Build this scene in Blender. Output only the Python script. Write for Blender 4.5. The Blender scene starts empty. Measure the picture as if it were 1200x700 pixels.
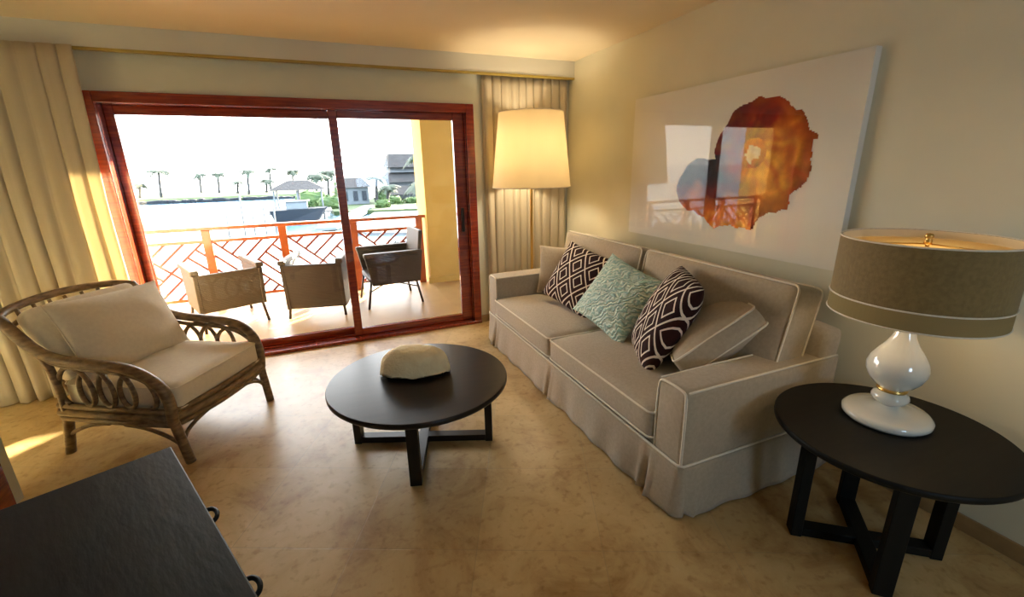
import bpy, bmesh, math, random
from mathutils import Vector, Matrix, noise
R = math.radians
PI = math.pi
random.seed(7)
COL = bpy.context.scene.collection
SC = bpy.context.scene

# ------------------------------------------------------------------ room measures
XR = 2.384      # right wall
YW = 4.203      # window wall
ZC = 2.503      # ceiling
XL = -1.575     # near left wall face
XLF = -2.75     # far left end of the curtain bay

# ------------------------------------------------------------------ materials
def newmat(name):
    m = bpy.data.materials.new(name)
    m.use_nodes = True
    nt = m.node_tree
    b = nt.nodes['Principled BSDF']
    return m, nt, b

def pmat(name, c1, c2=None, scale=8, rough=.5, bump=0, bscale=60, metal=0, coat=0, spec=.5, detail=4,
         stretch=None, sheen=0, trans=0, dist=.01):
    m, nt, b = newmat(name)
    b.inputs['Base Color'].default_value = (*c1, 1)
    b.inputs['Roughness'].default_value = rough
    b.inputs['Metallic'].default_value = metal
    b.inputs['Coat Weight'].default_value = coat
    b.inputs['Coat Roughness'].default_value = .05
    b.inputs['Specular IOR Level'].default_value = spec
    b.inputs['Sheen Weight'].default_value = sheen
    tc = nt.nodes.new('ShaderNodeTexCoord')
    mp = nt.nodes.new('ShaderNodeMapping')
    nt.links.new(tc.outputs['Object'], mp.inputs['Vector'])
    if stretch: mp.inputs['Scale'].default_value = stretch
    if c2:
        n = nt.nodes.new('ShaderNodeTexNoise')
        n.inputs['Scale'].default_value = scale
        n.inputs['Detail'].default_value = detail
        nt.links.new(mp.outputs['Vector'], n.inputs['Vector'])
        r = nt.nodes.new('ShaderNodeValToRGB')
        r.color_ramp.elements[0].position = .35
        r.color_ramp.elements[1].position = .65
        r.color_ramp.elements[0].color = (*c1, 1)
        r.color_ramp.elements[1].color = (*c2, 1)
        nt.links.new(n.outputs['Fac'], r.inputs['Fac'])
        nt.links.new(r.outputs['Color'], b.inputs['Base Color'])
    if bump:
        n2 = nt.nodes.new('ShaderNodeTexNoise')
        n2.inputs['Scale'].default_value = bscale
        n2.inputs['Detail'].default_value = 3
        nt.links.new(mp.outputs['Vector'], n2.inputs['Vector'])
        bp = nt.nodes.new('ShaderNodeBump')
        bp.inputs['Strength'].default_value = bump
        bp.inputs['Distance'].default_value = dist
        nt.links.new(n2.outputs['Fac'], bp.inputs['Height'])
        nt.links.new(bp.outputs['Normal'], b.inputs['Normal'])
    return m

def translucent(name, col, tcol, mix=.4, bump=0, bscale=200):
    m, nt, b = newmat(name)
    b.inputs['Base Color'].default_value = (*col, 1)
    b.inputs['Roughness'].default_value = .9
    b.inputs['Specular IOR Level'].default_value = .1
    t = nt.nodes.new('ShaderNodeBsdfTranslucent')
    t.inputs['Color'].default_value = (*tcol, 1)
    mx = nt.nodes.new('ShaderNodeMixShader')
    mx.inputs[0].default_value = mix
    out = nt.nodes['Material Output']
    nt.links.new(b.outputs[0], mx.inputs[1]); nt.links.new(t.outputs[0], mx.inputs[2])
    nt.links.new(mx.outputs[0], out.inputs['Surface'])
    if bump:
        n2 = nt.nodes.new('ShaderNodeTexNoise'); n2.inputs['Scale'].default_value = bscale
        tc = nt.nodes.new('ShaderNodeTexCoord'); nt.links.new(tc.outputs['Object'], n2.inputs['Vector'])
        bp = nt.nodes.new('ShaderNodeBump'); bp.inputs['Strength'].default_value = bump; bp.inputs['Distance'].default_value = .005
        nt.links.new(n2.outputs['Fac'], bp.inputs['Height']); nt.links.new(bp.outputs['Normal'], b.inputs['Normal'])
    return m

def glass_mat():
    m, nt, b = newmat('door_glass')
    nt.nodes.remove(b)
    t = nt.nodes.new('ShaderNodeBsdfTransparent'); t.inputs['Color'].default_value = (.96, .97, .96, 1)
    g = nt.nodes.new('ShaderNodeBsdfGlossy'); g.inputs['Roughness'].default_value = .0
    lw = nt.nodes.new('ShaderNodeLayerWeight'); lw.inputs['Blend'].default_value = .5
    f_ = math_n(nt, 'ADD', math_n(nt, 'MULTIPLY', math_n(nt, 'POWER', lw.outputs['Facing'], 5), .9), .025)
    mx = nt.nodes.new('ShaderNodeMixShader')
    nt.links.new(f_, mx.inputs[0]); nt.links.new(t.outputs[0], mx.inputs[1]); nt.links.new(g.outputs[0], mx.inputs[2])
    nt.links.new(mx.outputs[0], nt.nodes['Material Output'].inputs['Surface'])
    return m

def floor_mat():
    m, nt, b = newmat('travertine_tile')
    L = nt.links.new
    tc = nt.nodes.new('ShaderNodeTexCoord')
    mp = nt.nodes.new('ShaderNodeMapping')
    mp.vector_type = 'TEXTURE'
    mp.inputs['Location'].default_value = (.90, 1.235, 0)
    mp.inputs['Rotation'].default_value = (0, 0, R(-24.5))
    L(tc.outputs['Object'], mp.inputs['Vector'])
    br = nt.nodes.new('ShaderNodeTexBrick')
    br.offset = 0; br.squash = 1
    br.inputs['Scale'].default_value = 1
    br.inputs['Brick Width'].default_value = .53
    br.inputs['Row Height'].default_value = .53
    br.inputs['Mortar Size'].default_value = .0025
    br.inputs['Mortar Smooth'].default_value = .4
    br.inputs['Color1'].default_value = (.58, .42, .21, 1)
    br.inputs['Color2'].default_value = (.68, .51, .27, 1)
    br.inputs['Mortar'].default_value = (.52, .40, .22, 1)
    L(mp.outputs[0], br.inputs['Vector'])
    n = nt.nodes.new('ShaderNodeTexNoise'); n.inputs['Scale'].default_value = 3.2; n.inputs['Detail'].default_value = 9
    n.inputs['Roughness'].default_value = .68; n.inputs['Distortion'].default_value = .6
    L(tc.outputs['Object'], n.inputs['Vector'])
    r = nt.nodes.new('ShaderNodeValToRGB')
    e = r.color_ramp.elements
    e[0].position = .3; e[0].color = (.55, .42, .27, 1)
    e[1].position = .7; e[1].color = (1.0, .98, .92, 1)
    x = e.new(.5); x.color = (.86, .80, .68, 1)
    L(n.outputs['Fac'], r.inputs['Fac'])
    n3 = nt.nodes.new('ShaderNodeTexNoise'); n3.inputs['Scale'].default_value = 26; n3.inputs['Detail'].default_value = 6
    L(tc.outputs['Object'], n3.inputs['Vector'])
    r3 = nt.nodes.new('ShaderNodeValToRGB')
    r3.color_ramp.elements[0].position = .30; r3.color_ramp.elements[0].color = (.62, .52, .38, 1)
    r3.color_ramp.elements[1].position = .45; r3.color_ramp.elements[1].color = (1, 1, 1, 1)
    L(n3.outputs['Fac'], r3.inputs['Fac'])
    m1 = nt.nodes.new('ShaderNodeMix'); m1.data_type = 'RGBA'; m1.blend_type = 'MULTIPLY'; m1.inputs[0].default_value = 1
    L(br.outputs['Color'], m1.inputs[6]); L(r.outputs[0], m1.inputs[7])
    m2 = nt.nodes.new('ShaderNodeMix'); m2.data_type = 'RGBA'; m2.blend_type = 'MULTIPLY'; m2.inputs[0].default_value = .6
    L(m1.outputs[2], m2.inputs[6]); L(r3.outputs[0], m2.inputs[7])
    L(m2.outputs[2], b.inputs['Base Color'])
    b.inputs['Roughness'].default_value = .33
    b.inputs['Specular IOR Level'].default_value = .45
    bp = nt.nodes.new('ShaderNodeBump'); bp.inputs['Strength'].default_value = .25; bp.inputs['Distance'].default_value = .004
    L(br.outputs['Fac'], bp.inputs['Height']); bp.invert = True
    L(bp.outputs[0], b.inputs['Normal'])
    return m

def math_n(nt, op, a, b=None):
    n = nt.nodes.new('ShaderNodeMath'); n.operation = op
    for i, v in enumerate((a, b)):
        if v is None: continue
        if isinstance(v, (int, float)): n.inputs[i].default_value = v
        else: nt.links.new(v, n.inputs[i])
    return n.outputs[0]

def trellis_mat():
    m, nt, b = newmat('trellis_fabric')
    tc = nt.nodes.new('ShaderNodeTexCoord')
    sp = nt.nodes.new('ShaderNodeSeparateXYZ'); nt.links.new(tc.outputs['UV'], sp.inputs[0])
    U = math_n(nt, 'MULTIPLY', sp.outputs[0], 3.0)
    V = math_n(nt, 'MULTIPLY', sp.outputs[1], 2.2)
    def tri(x):
        f = math_n(nt, 'FRACT', x)
        return math_n(nt, 'MULTIPLY', math_n(nt, 'ABSOLUTE', math_n(nt, 'SUBTRACT', f, .5)), 2)
    fu, fv = tri(U), tri(V)
    d = math_n(nt, 'ADD', fu, fv)
    def line(c, w):
        return math_n(nt, 'LESS_THAN', math_n(nt, 'ABSOLUTE', math_n(nt, 'SUBTRACT', d, c)), w)
    # crossing lattice, inner diamonds and short bars joining them
    l = math_n(nt, 'MAXIMUM', line(1.0, .07), line(.50, .06))
    l = math_n(nt, 'MAXIMUM', l, line(1.50, .06))
    mx = nt.nodes.new('ShaderNodeMix'); mx.data_type = 'RGBA'
    nt.links.new(l, mx.inputs[0])
    mx.inputs[6].default_value = (.030, .009, .008, 1)
    mx.inputs[7].default_value = (.82, .72, .62, 1)
    nt.links.new(mx.outputs[2], b.inputs['Base Color'])
    b.inputs['Roughness'].default_value = .85
    b.inputs['Specular IOR Level'].default_value = .2
    bp = nt.nodes.new('ShaderNodeBump'); bp.inputs['Strength'].default_value = .4; bp.inputs['Distance'].default_value = .003
    nt.links.new(l, bp.inputs['Height']); nt.links.new(bp.outputs[0], b.inputs['Normal'])
    return m

def aqua_mat():
    m, nt, b = newmat('aqua_ruffle_fabric')
    tc = nt.nodes.new('ShaderNodeTexCoord')
    mp = nt.nodes.new('ShaderNodeMapping'); mp.inputs['Rotation'].default_value = (0, 0, R(40))
    nt.links.new(tc.outputs['UV'], mp.inputs[0])
    w = nt.nodes.new('ShaderNodeTexWave'); w.inputs['Scale'].default_value = 5; w.inputs['Distortion'].default_value = 14
    w.inputs['Detail'].default_value = 3; w.inputs['Detail Scale'].default_value = 1.6
    nt.links.new(mp.outputs[0], w.inputs['Vector'])
    r = nt.nodes.new('ShaderNodeValToRGB')
    r.color_ramp.elements[0].color = (.36, .59, .55, 1); r.color_ramp.elements[0].position = .1
    r.color_ramp.elements[1].color = (.64, .78, .70, 1); r.color_ramp.elements[1].position = .6
    nt.links.new(w.outputs['Fac'], r.inputs['Fac']); nt.links.new(r.outputs[0], b.inputs['Base Color'])
    b.inputs['Roughness'].default_value = .7
    bp = nt.nodes.new('ShaderNodeBump'); bp.inputs['Strength'].default_value = .9; bp.inputs['Distance'].default_value = .012
    nt.links.new(w.outputs['Fac'], bp.inputs['Height']); nt.links.new(bp.outputs[0], b.inputs['Normal'])
    return m

def vcol_mat(name, rough=.4):
    m, nt, b = newmat(name)
    a = nt.nodes.new('ShaderNodeVertexColor'); a.layer_name = 'Col'
    n = nt.nodes.new('ShaderNodeTexNoise'); n.inputs['Scale'].default_value = 30; n.inputs['Detail'].default_value = 5
    tc = nt.nodes.new('ShaderNodeTexCoord'); nt.links.new(tc.outputs['Object'], n.inputs['Vector'])
    r = nt.nodes.new('ShaderNodeValToRGB')
    r.color_ramp.elements[0].position = .3; r.color_ramp.elements[0].color = (.6, .55, .5, 1)
    r.color_ramp.elements[1].position = .7
    nt.links.new(n.outputs['Fac'], r.inputs['Fac'])
    mx = nt.nodes.new('ShaderNodeMix'); mx.data_type = 'RGBA'; mx.blend_type = 'MULTIPLY'; mx.inputs[0].default_value = .6
    nt.links.new(a.outputs[0], mx.inputs[6]); nt.links.new(r.outputs[0], mx.inputs[7])
    nt.links.new(mx.outputs[2], b.inputs['Base Color'])
    b.inputs['Roughness'].default_value = rough
    b.inputs['Specular IOR Level'].default_value = .1
    return m

def wicker_mat(name, c1, c2):
    m, nt, b = newmat(name)
    tc = nt.nodes.new('ShaderNodeTexCoord')
    ck = nt.nodes.new('ShaderNodeTexWave'); ck.bands_direction = 'Z'; ck.inputs['Scale'].default_value = 22
    ck.inputs['Distortion'].default_value = 1.0
    nt.links.new(tc.outputs['Object'], ck.inputs['Vector'])
    r = nt.nodes.new('ShaderNodeValToRGB')
    r.color_ramp.elements[0].color = (*c1, 1); r.color_ramp.elements[1].color = (*c2, 1)
    nt.links.new(ck.outputs['Fac'], r.inputs['Fac']); nt.links.new(r.outputs[0], b.inputs['Base Color'])
    b.inputs['Roughness'].default_value = .55
    bp = nt.nodes.new('ShaderNodeBump'); bp.inputs['Strength'].default_value = .5; bp.inputs['Distance'].default_value = .004
    nt.links.new(ck.outputs['Fac'], bp.inputs['Height']); nt.links.new(bp.outputs[0], b.inputs['Normal'])
    return m

M = dict(
    wall=pmat('wall_paint', (.70, .68, .54), (.67, .65, .51), scale=3, rough=.75, bump=.05, bscale=180, spec=.25),
    ceil=pmat('ceiling_paint', (.82, .70, .49), (.79, .67, .46), scale=2, rough=.8, spec=.2),
    soffit=pmat('valance_paint', (.68, .66, .57), (.66, .64, .55), scale=3, rough=.6),
    gold=pmat('valance_edge_paint', (.42, .31, .06), (.36, .26, .05), scale=6, rough=.5),
    floor=floor_mat(),
    base=pmat('baseboard_stone', (.36, .24, .11), (.28, .18, .08), scale=12, rough=.4),
    frame=pmat('mahogany_varnish', (.30, .034, .006), (.17, .014, .003), scale=5, rough=.22, coat=.6, stretch=(1, 1, 12), detail=6),
    frameh=pmat('mahogany_varnish_rail', (.30, .034, .006), (.17, .014, .003), scale=5, rough=.22, coat=.6, stretch=(12, 1, 1), detail=6),
    rail=pmat('orange_varnished_wood', (.42, .085, .008), (.34, .062, .006), scale=8, rough=.35, coat=.3),
    railthin=pmat('red_brown_lattice_wood', (.24, .038, .010), (.18, .028, .008), scale=8, rough=.45),
    glass=glass_mat(),
    curtain=translucent('curtain_linen', (.72, .63, .46), (.62, .53, .36), .34, .15, 250),
    sofa=pmat('sofa_linen', (.47, .40, .30), (.42, .355, .265), scale=60, rough=.92, bump=.35, bscale=420, sheen=.25, spec=.15),
    piping=pmat('sofa_piping', (.80, .74, .62), (.74, .68, .56), scale=90, rough=.85, spec=.2),
    cream=pmat('cream_cushion_cloth', (.80, .70, .51), (.75, .65, .47), scale=50, rough=.9, bump=.3, bscale=350, sheen=.2, spec=.15),
    trellis=trellis_mat(), aqua=aqua_mat(),
    rattan=pmat('rattan_pole', (.13, .075, .030), (.29, .185, .08), scale=9, rough=.42, stretch=(2, 2, 6), bump=.2, bscale=40),
    black=pmat('espresso_wood', (.012, .0085, .0065), (.018, .012, .009), scale=6, rough=.30, stretch=(1, 8, 1), spec=.28),
    blackend=pmat('black_stained_wood', (.006, .006, .005), (.009, .0085, .007), scale=6, rough=.5, stretch=(1, 8, 1), spec=.18),
    console=pmat('weathered_black_wood', (.005, .006, .005), (.009, .011, .009), scale=7, rough=.5, bump=.15, bscale=14, stretch=(1, 3, 1), spec=.25),
    coral=pmat('bleached_coral', (.94, .82, .54), (.84, .70, .42), scale=14, rough=.85, bump=.5, bscale=70, spec=.2),
    whiteglaze=pmat('white_glazed_ceramic', (.74, .75, .70), rough=.07, coat=1.0),
    brass=pmat('brushed_brass', (.70, .46, .15), rough=.28, metal=1),
    shade_out=pmat('olive_brown_shade_cloth', (.23, .155, .045), (.185, .12, .032), scale=70, rough=.75, sheen=.3, bump=.3, bscale=400),
    shade_low=translucent('shade_lower_band_cloth', (.34, .28, .14), (.42, .34, .17), .35, .1, 300),
    shade_in=pmat('shade_lining', (.85, .72, .48), rough=.8),
    diffuser=translucent('lamp_diffuser', (.85, .72, .48), (.9, .75, .45), .5),
    bigshade=translucent('cream_shade_cloth', (.78, .70, .52), (.80, .70, .50), .5, .1, 300),
    white_panel=pmat('white_print_panel', (.76, .75, .69), (.73, .72, .66), scale=2, rough=.6, spec=.2),
    shell=vcol_mat('shell_print', .5),
    acrylic=None,
    wicker=wicker_mat('brown_wicker', (.030, .017, .009), (.06, .036, .019)),
    wickerg=wicker_mat('grey_brown_wicker', (.06, .042, .022), (.11, .078, .044)),
    metalleg=pmat('dark_metal_leg', (.05, .035, .03), rough=.4, metal=.5),
    outcush=pmat('white_outdoor_cushion', (.72, .72, .70), (.66, .66, .64), scale=20, rough=.85),
    balc=pmat('balcony_tile', (.46, .29, .11), (.38, .23, .085), scale=3, rough=.4, bump=.02),
    pillar=pmat('yellow_render', (.60, .37, .085), (.54, .33, .07), scale=3, rough=.85),
    sea=pmat('sea_water', (.10, .17, .22), (.12, .19, .24), scale=.05, rough=.12, bump=.35, bscale=1.5, dist=.3),
    rock=pmat('dark_rock', (.006, .008, .010), (.012, .014, .016), scale=.6, rough=.9),
    grass=pmat('pale_green_grass', (.035, .055, .012), (.05, .065, .018), scale=.3, rough=.9),
    palmleaf=pmat('palm_leaf', (.010, .020, .005), (.016, .030, .008), scale=1, rough=.6),
    leaf=pmat('bush_leaf', (.03, .06, .008), (.07, .10, .015), scale=.9, rough=.7),
    trunk=pmat('palm_trunk', (.025, .022, .02), (.035, .03, .026), scale=2, rough=.9),
    thatch=pmat('grey_thatch', (.024, .019, .016), (.036, .030, .026), scale=2, rough=.95, bump=.6, bscale=4, dist=.2),
    stucco=pmat('white_stucco', (.16, .16, .155), (.13, .13, .125), scale=1, rough=.9),
    dockwood=pmat('dock_wood', (.12, .11, .10), (.09, .085, .08), scale=1.2, rough=.9),
    darkhull=pmat('dark_hull', (.004, .005, .008), (.006, .007, .011), scale=1, rough=.5),
)
def acrylic_mat():
    m, nt, b = newmat('clear_acrylic')
    nt.nodes.remove(b)
    t = nt.nodes.new('ShaderNodeBsdfTransparent')
    g = nt.nodes.new('ShaderNodeBsdfGlossy'); g.inputs['Roughness'].default_value = .015
    lw = nt.nodes.new('ShaderNodeLayerWeight'); lw.inputs['Blend'].default_value = .5
    f_ = math_n(nt, 'ADD', math_n(nt, 'MULTIPLY', math_n(nt, 'POWER', lw.outputs['Facing'], 5), .6), .012)
    mx = nt.nodes.new('ShaderNodeMixShader')
    nt.links.new(f_, mx.inputs[0]); nt.links.new(t.outputs[0], mx.inputs[1]); nt.links.new(g.outputs[0], mx.inputs[2])
    nt.links.new(mx.outputs[0], nt.nodes['Material Output'].inputs['Surface'])
    return m
M['acrylic'] = acrylic_mat()

# ------------------------------------------------------------------ mesh builder
class MB:
    def __init__(s): s.v = []; s.f = []; s.uv = {}
    def add(s, vs, fs):
        o = len(s.v); s.v += [tuple(p) for p in vs]; s.f += [tuple(i + o for i in f) for f in fs]; return o
    def box(s, lo, hi, mat=None):
        x0, y0, z0 = lo; x1, y1, z1 = hi
        vs = [Vector(p) for p in ((x0,y0,z0),(x1,y0,z0),(x1,y1,z0),(x0,y1,z0),(x0,y0,z1),(x1,y0,z1),(x1,y1,z1),(x0,y1,z1))]
        if mat: vs = [mat @ p for p in vs]
        s.add(vs, [(0,3,2,1),(4,5,6,7),(0,1,5,4),(1,2,6,5),(2,3,7,6),(3,0,4,7)]); return s
    def bar(s, a, b, w, h, up=(0,0,1)):
        a = Vector(a); b = Vector(b); d = (b - a).normalized(); up = Vector(up)
        sd = d.cross(up).normalized(); u2 = sd.cross(d).normalized()
        vs = [p + sd * sx * w / 2 + u2 * sz * h / 2 for p in (a, b) for sx, sz in ((-1,-1),(1,-1),(1,1),(-1,1))]
        s.add(vs, [(3,2,1,0),(4,5,6,7),(0,1,5,4),(1,2,6,5),(2,3,7,6),(3,0,4,7)]); return s
    def tube(s, pts, r, n=8, closed=False, smooth=0):
        pts = [Vector(p) for p in pts]
        for _ in range(smooth): pts = chaikin(pts, closed)
        m = len(pts); rad = r if isinstance(r, (list, tuple)) else None
        ref = None; rings = []
        for i, p in enumerate(pts):
            if closed: t = pts[(i + 1) % m] - pts[i - 1]
            else: t = pts[min(i + 1, m - 1)] - pts[max(i - 1, 0)]
            t.normalize()
            if ref is None:
                ref = Vector((0, 0, 1)) if abs(t.z) < .9 else Vector((1, 0, 0))
            x = t.cross(ref)
            if x.length < 1e-5: x = t.cross(Vector((.3, .5, .8)))
            x.normalize(); y = x.cross(t).normalized(); ref = y
            rr = rad[min(int(i * len(rad) / m), len(rad) - 1)] if rad else r
            rings.append([p + (x * math.cos(2*PI*k/n) + y * math.sin(2*PI*k/n)) * rr for k in range(n)])
        vs = [q for ring in rings for q in ring]; fs = []
        for i in range(m if closed else m - 1):
            j = (i + 1) % m
            for k in range(n):
                fs.append((i*n+k, i*n+(k+1)%n, j*n+(k+1)%n, j*n+k))
        if not closed:
            fs.append(tuple(range(n))[::-1]); fs.append(tuple((m-1)*n + k for k in range(n)))
        s.add(vs, fs); return s
    def lathe(s, prof, c=(0,0,0), n=48, cap=True):
        vs = []; fs = []
        for r, z in prof:
            for k in range(n):
                a = 2*PI*k/n; vs.append((c[0]+r*math.cos(a), c[1]+r*math.sin(a), c[2]+z))
        for i in range(len(prof)-1):
            for k in range(n):
                fs.append((i*n+k, i*n+(k+1)%n, (i+1)*n+(k+1)%n, (i+1)*n+k))
        if cap:
            fs.append(tuple(range(n))[::-1]); fs.append(tuple((len(prof)-1)*n+k for k in range(n)))
        s.add(vs, fs); return s
    def build(s, name, mat, parent=None, smooth=False, bevel=0, off=None, seg=3, solid=0, subsurf=0):
        me = bpy.data.meshes.new(name)
        vs = s.v if off is None else [(p[0]-off[0], p[1]-off[1], p[2]-off[2]) for p in s.v]
        me.from_pydata([tuple(v) for v in vs], [], s.f)
        me.materials.append(mat)
        if smooth:
            for p in me.polygons: p.use_smooth = True
        o = bpy.data.objects.new(name, me); COL.objects.link(o)
        if parent: o.parent = parent
        bm = bmesh.new(); bm.from_mesh(me); bmesh.ops.recalc_face_normals(bm, faces=bm.faces); bm.to_mesh(me); bm.free()
        if solid:
            md = o.modifiers.new('sol', 'SOLIDIFY'); md.thickness = solid; md.offset = 0
        if subsurf:
            md = o.modifiers.new('sub', 'SUBSURF'); md.levels = md.render_levels = subsurf
        if bevel:
            md = o.modifiers.new('bev', 'BEVEL'); md.width = bevel; md.segments = seg; md.limit_method = 'ANGLE'; md.angle_limit = R(40)
            for p in me.polygons: p.use_smooth = True
            md.harden_normals = True
        return o

def chaikin(pts, closed=False):
    out = []; n = len(pts)
    if not closed: out.append(pts[0])
    for i in range(n if closed else n - 1):
        a, b = pts[i], pts[(i+1) % n]
        out += [a*.75 + b*.25, a*.25 + b*.75]
    if not closed: out.append(pts[-1])
    return out

def thing(name, label, cat, loc=(0,0,0), rz=0, group=None, kind=None):
    o = bpy.data.objects.new(name, None); COL.objects.link(o)
    o.location = loc; o.rotation_euler = (0, 0, rz); o.empty_display_size = .1
    tag(o, label, cat, group, kind); return o

def tag(o, label=None, cat=None, group=None, kind=None):
    if label: o['label'] = label
    if cat: o['category'] = cat
    if group: o['group'] = group
    if kind: o['kind'] = kind
    return o

def struct(o, label=None):
    o['kind'] = 'structure'
    if label: o['label'] = label
    return o

def uvset(o, uvs):
    me = o.data; l = me.uv_layers.new(name='UVMap')
    for lp in me.loops: l.data[lp.index].uv = uvs[lp.vertex_index]

def rbox(c, size, r=.03, n=10, bulge=(0,0,0), wr=0, seed=0, rot=None):
    """rounded box verts/faces with bulging faces and soft wrinkles"""
    bm = bmesh.new(); bmesh.ops.create_cube(bm, size=2)
    bmesh.ops.subdivide_edges(bm, edges=bm.edges[:], cuts=n, use_grid_fill=True)
    h = Vector(size) / 2
    bm.verts.ensure_lookup_table()
    vs = []
    for v in bm.verts:
        p = v.co.copy()
        # concentrate rows near the edges so the rounding is smooth
        q = Vector([math.sin(p[i]*PI/2)*.5 + p[i]*.5 for i in range(3)])
        P = Vector([q[i]*h[i] for i in range(3)])
        rr = min(r, min(h))
        cl = Vector([max(-h[i]+rr, min(h[i]-rr, P[i])) for i in range(3)])
        d = P - cl
        # make cube-corner direction
        m = max(abs(q[i]) for i in range(3))
        if d.length > 1e-6:
            d = d.normalized() * rr
            P = cl + d
        w = [1 - q[i]**2 for i in range(3)]
        P.x += bulge[0]*w[1]*w[2]*q.x; P.y += bulge[1]*w[0]*w[2]*q.y; P.z += bulge[2]*w[0]*w[1]*q.z
        if wr:
            nv = noise.noise_vector(P*3.5 + Vector((seed*7.3, seed*3.1, seed)))
            n2 = noise.noise_vector(P*11 + Vector((seed*2.3, seed, seed*5)))
            P += nv*wr + n2*wr*.35
        if rot: P = rot @ P
        vs.append(P + Vector(c))
    fs = [tuple(v.index for v in f.verts) for f in bm.faces]
    bm.verts.index_update(); fs = [tuple(v.index for v in f.verts) for f in bm.faces]
    bm.free()
    return vs, fs

def rim(c, size, r, axis, side, tr=.006, rot=None, bulge=0, k=7, mb=None):
    """closed piping loop round one face of a rounded box; axis = thin axis index"""
    h = Vector(size)/2
    a, b = [i for i in range(3) if i != axis]
    pts = []
    rc = r*1.1
    for sx, sy, a0 in ((1,1,0),(-1,1,90),(-1,-1,180),(1,-1,270)):
        for j in range(5):
            t = R(a0 + j*22.5)
            p = Vector((0,0,0))
            p[a] = sx*(h[a]-rc) + rc*math.cos(t); p[b] = sy*(h[b]-rc) + rc*math.sin(t)
            p[axis] = side*(h[axis] - r*.45)
            pts.append(p)
    # densify
    out = []
    for i, p in enumerate(pts):
        q = pts[(i+1) % len(pts)]
        nseg = max(1, int((q-p).length/.05))
        for j in range(nseg): out.append(p.lerp(q, j/nseg))
    if rot: out = [rot @ p for p in out]
    out = [p + Vector(c) for p in out]
    mb = mb or MB()
    mb.tube(out, tr, 6, closed=True)
    return mb

def pillow(name, c, nrm, up, w, h, t, mat, label, cat='cushion', group=None, pinch=.07, pipe=None, n=26, wr=.004, seed=1, roll=0, ruffle=0, sq=2.2):
    """knife-edge throw pillow; c centre, nrm the way its face looks, up the way its top edge points"""
    nv = Vector(nrm).normalized(); uv_ = Vector(up); x = uv_.cross(nv).normalized(); y = nv.cross(x).normalized()
    if roll:
        rm = Matrix.Rotation(R(roll), 3, nv); x = rm @ x; y = rm @ y
    mb = MB(); uvs = []; pts = {}
    def shape(u, v, s):
        px = w/2*u*(1 - pinch*(1-v*v)) ; py = h/2*v*(1 - pinch*(1-u*u))
        th = t/2*max(0, (1-abs(u)**sq))**.55*max(0, (1-abs(v)**sq))**.55
        P = Vector((px, py, s*th))
        nz = noise.noise_vector(P*7 + Vector((seed*5.1, seed, s*2)))
        P += nz*wr*min(1, 4*(1-abs(u))*(1-abs(v))+.25)
        if ruffle:
            P.z += s*ruffle*math.sin((px*.8+py)*70 + 3*noise.noise(P*9))*min(1, 6*(1-abs(u)))*min(1, 6*(1-abs(v)))
        return P
    idx = {}
    for s in (1, -1):
        for i in range(n+1):
            for j in range(n+1):
                if s == -1 and (i in (0, n) or j in (0, n)):
                    idx[s, i, j] = idx[1, i, j]; continue
                u = math.sin((2*i/n-1)*PI/2)*.6 + (2*i/n-1)*.4; v = math.sin((2*j/n-1)*PI/2)*.6 + (2*j/n-1)*.4
                idx[s, i, j] = len(mb.v); P = shape(u, v, s)
                if i in (0, n) or j in (0, n): P.z = 0
                mb.v.append((P.x, P.y, P.z)); uvs.append(((u+1)/2, (v+1)/2))
    for s in (1, -1):
        for i in range(n):
            for j in range(n):
                f = (idx[s,i,j], idx[s,i+1,j], idx[s,i+1,j+1], idx[s,i,j+1])
                mb.f.append(f if s == 1 else f[::-1])
    o = mb.build(name, mat, None, smooth=True)
    uvset(o, uvs)
    mw = Matrix((x, y, nv)).transposed().to_4x4(); mw.translation = Vector(c)
    o.matrix_world = mw
    tag(o, label, cat, group)
    if pipe:
        pm = MB(); loop = []
        for i in range(n): loop.append(mb.v[idx[1,i,0]])
        for j in range(n): loop.append(mb.v[idx[1,n,j]])
        for i in range(n, 0, -1): loop.append(mb.v[idx[1,i,n]])
        for j in range(n, 0, -1): loop.append(mb.v[idx[1,0,j]])
        pm.tube(loop, pipe[0], 6, closed=True)
        pm.build('piping', pipe[1], o, smooth=True)
    return o

# ================================================================== THE SETTING
b = MB(); b.box((XLF-.2, -2.2, -.1), (XR+.2, YW+.0, 0)); struct(b.build('floor', M['floor']))
b = MB(); b.box((XLF-.2, -2.2, ZC), (XR+.2, YW+.2, ZC+.12)); struct(b.build('ceiling', M['ceil']))
b = MB(); b.box((XR, -2.2, 0), (XR+.15, YW+.2, ZC)); struct(b.build('wall_right', M['wall']))
b = MB(); wx0, wx1, wz0, wz1 = .7, 1.5, 1.15, 2.05  # near wall, with an opening cut for the added window
b.box((XLF-.2, -2.2, 0), (wx0, -2.05, ZC)); b.box((wx1, -2.2, 0), (XR+.15, -2.05, ZC)); b.box((wx0, -2.2, 0), (wx1, -2.05, wz0)); b.box((wx0, -2.2, wz1), (wx1, -2.05, ZC)); struct(b.build('wall_near', M['wall']))
wn = thing('window_1', None, None, ((wx0+wx1)/2, -2.12, wz0), kind='structure'); wo = tuple(wn.location)  # unseen window, added to cool the light on the near right side
b = MB(); b.box((wx0, -2.16, wz0), (wx0+.05, -2.04, wz1)); b.box((wx1-.05, -2.16, wz0), (wx1, -2.04, wz1)); b.box((wx0, -2.16, wz0), (wx1, -2.04, wz0+.05)); b.box((wx0, -2.16, wz1-.05), (wx1, -2.04, wz1)); b.build('window_frame', M['frame'], wn, off=wo)
b = MB(); b.box((wx0+.05, -2.13, wz0+.05), (wx1-.05, -2.122, wz1-.05)); b.build('pane', M['glass'], wn, off=wo)
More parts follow.
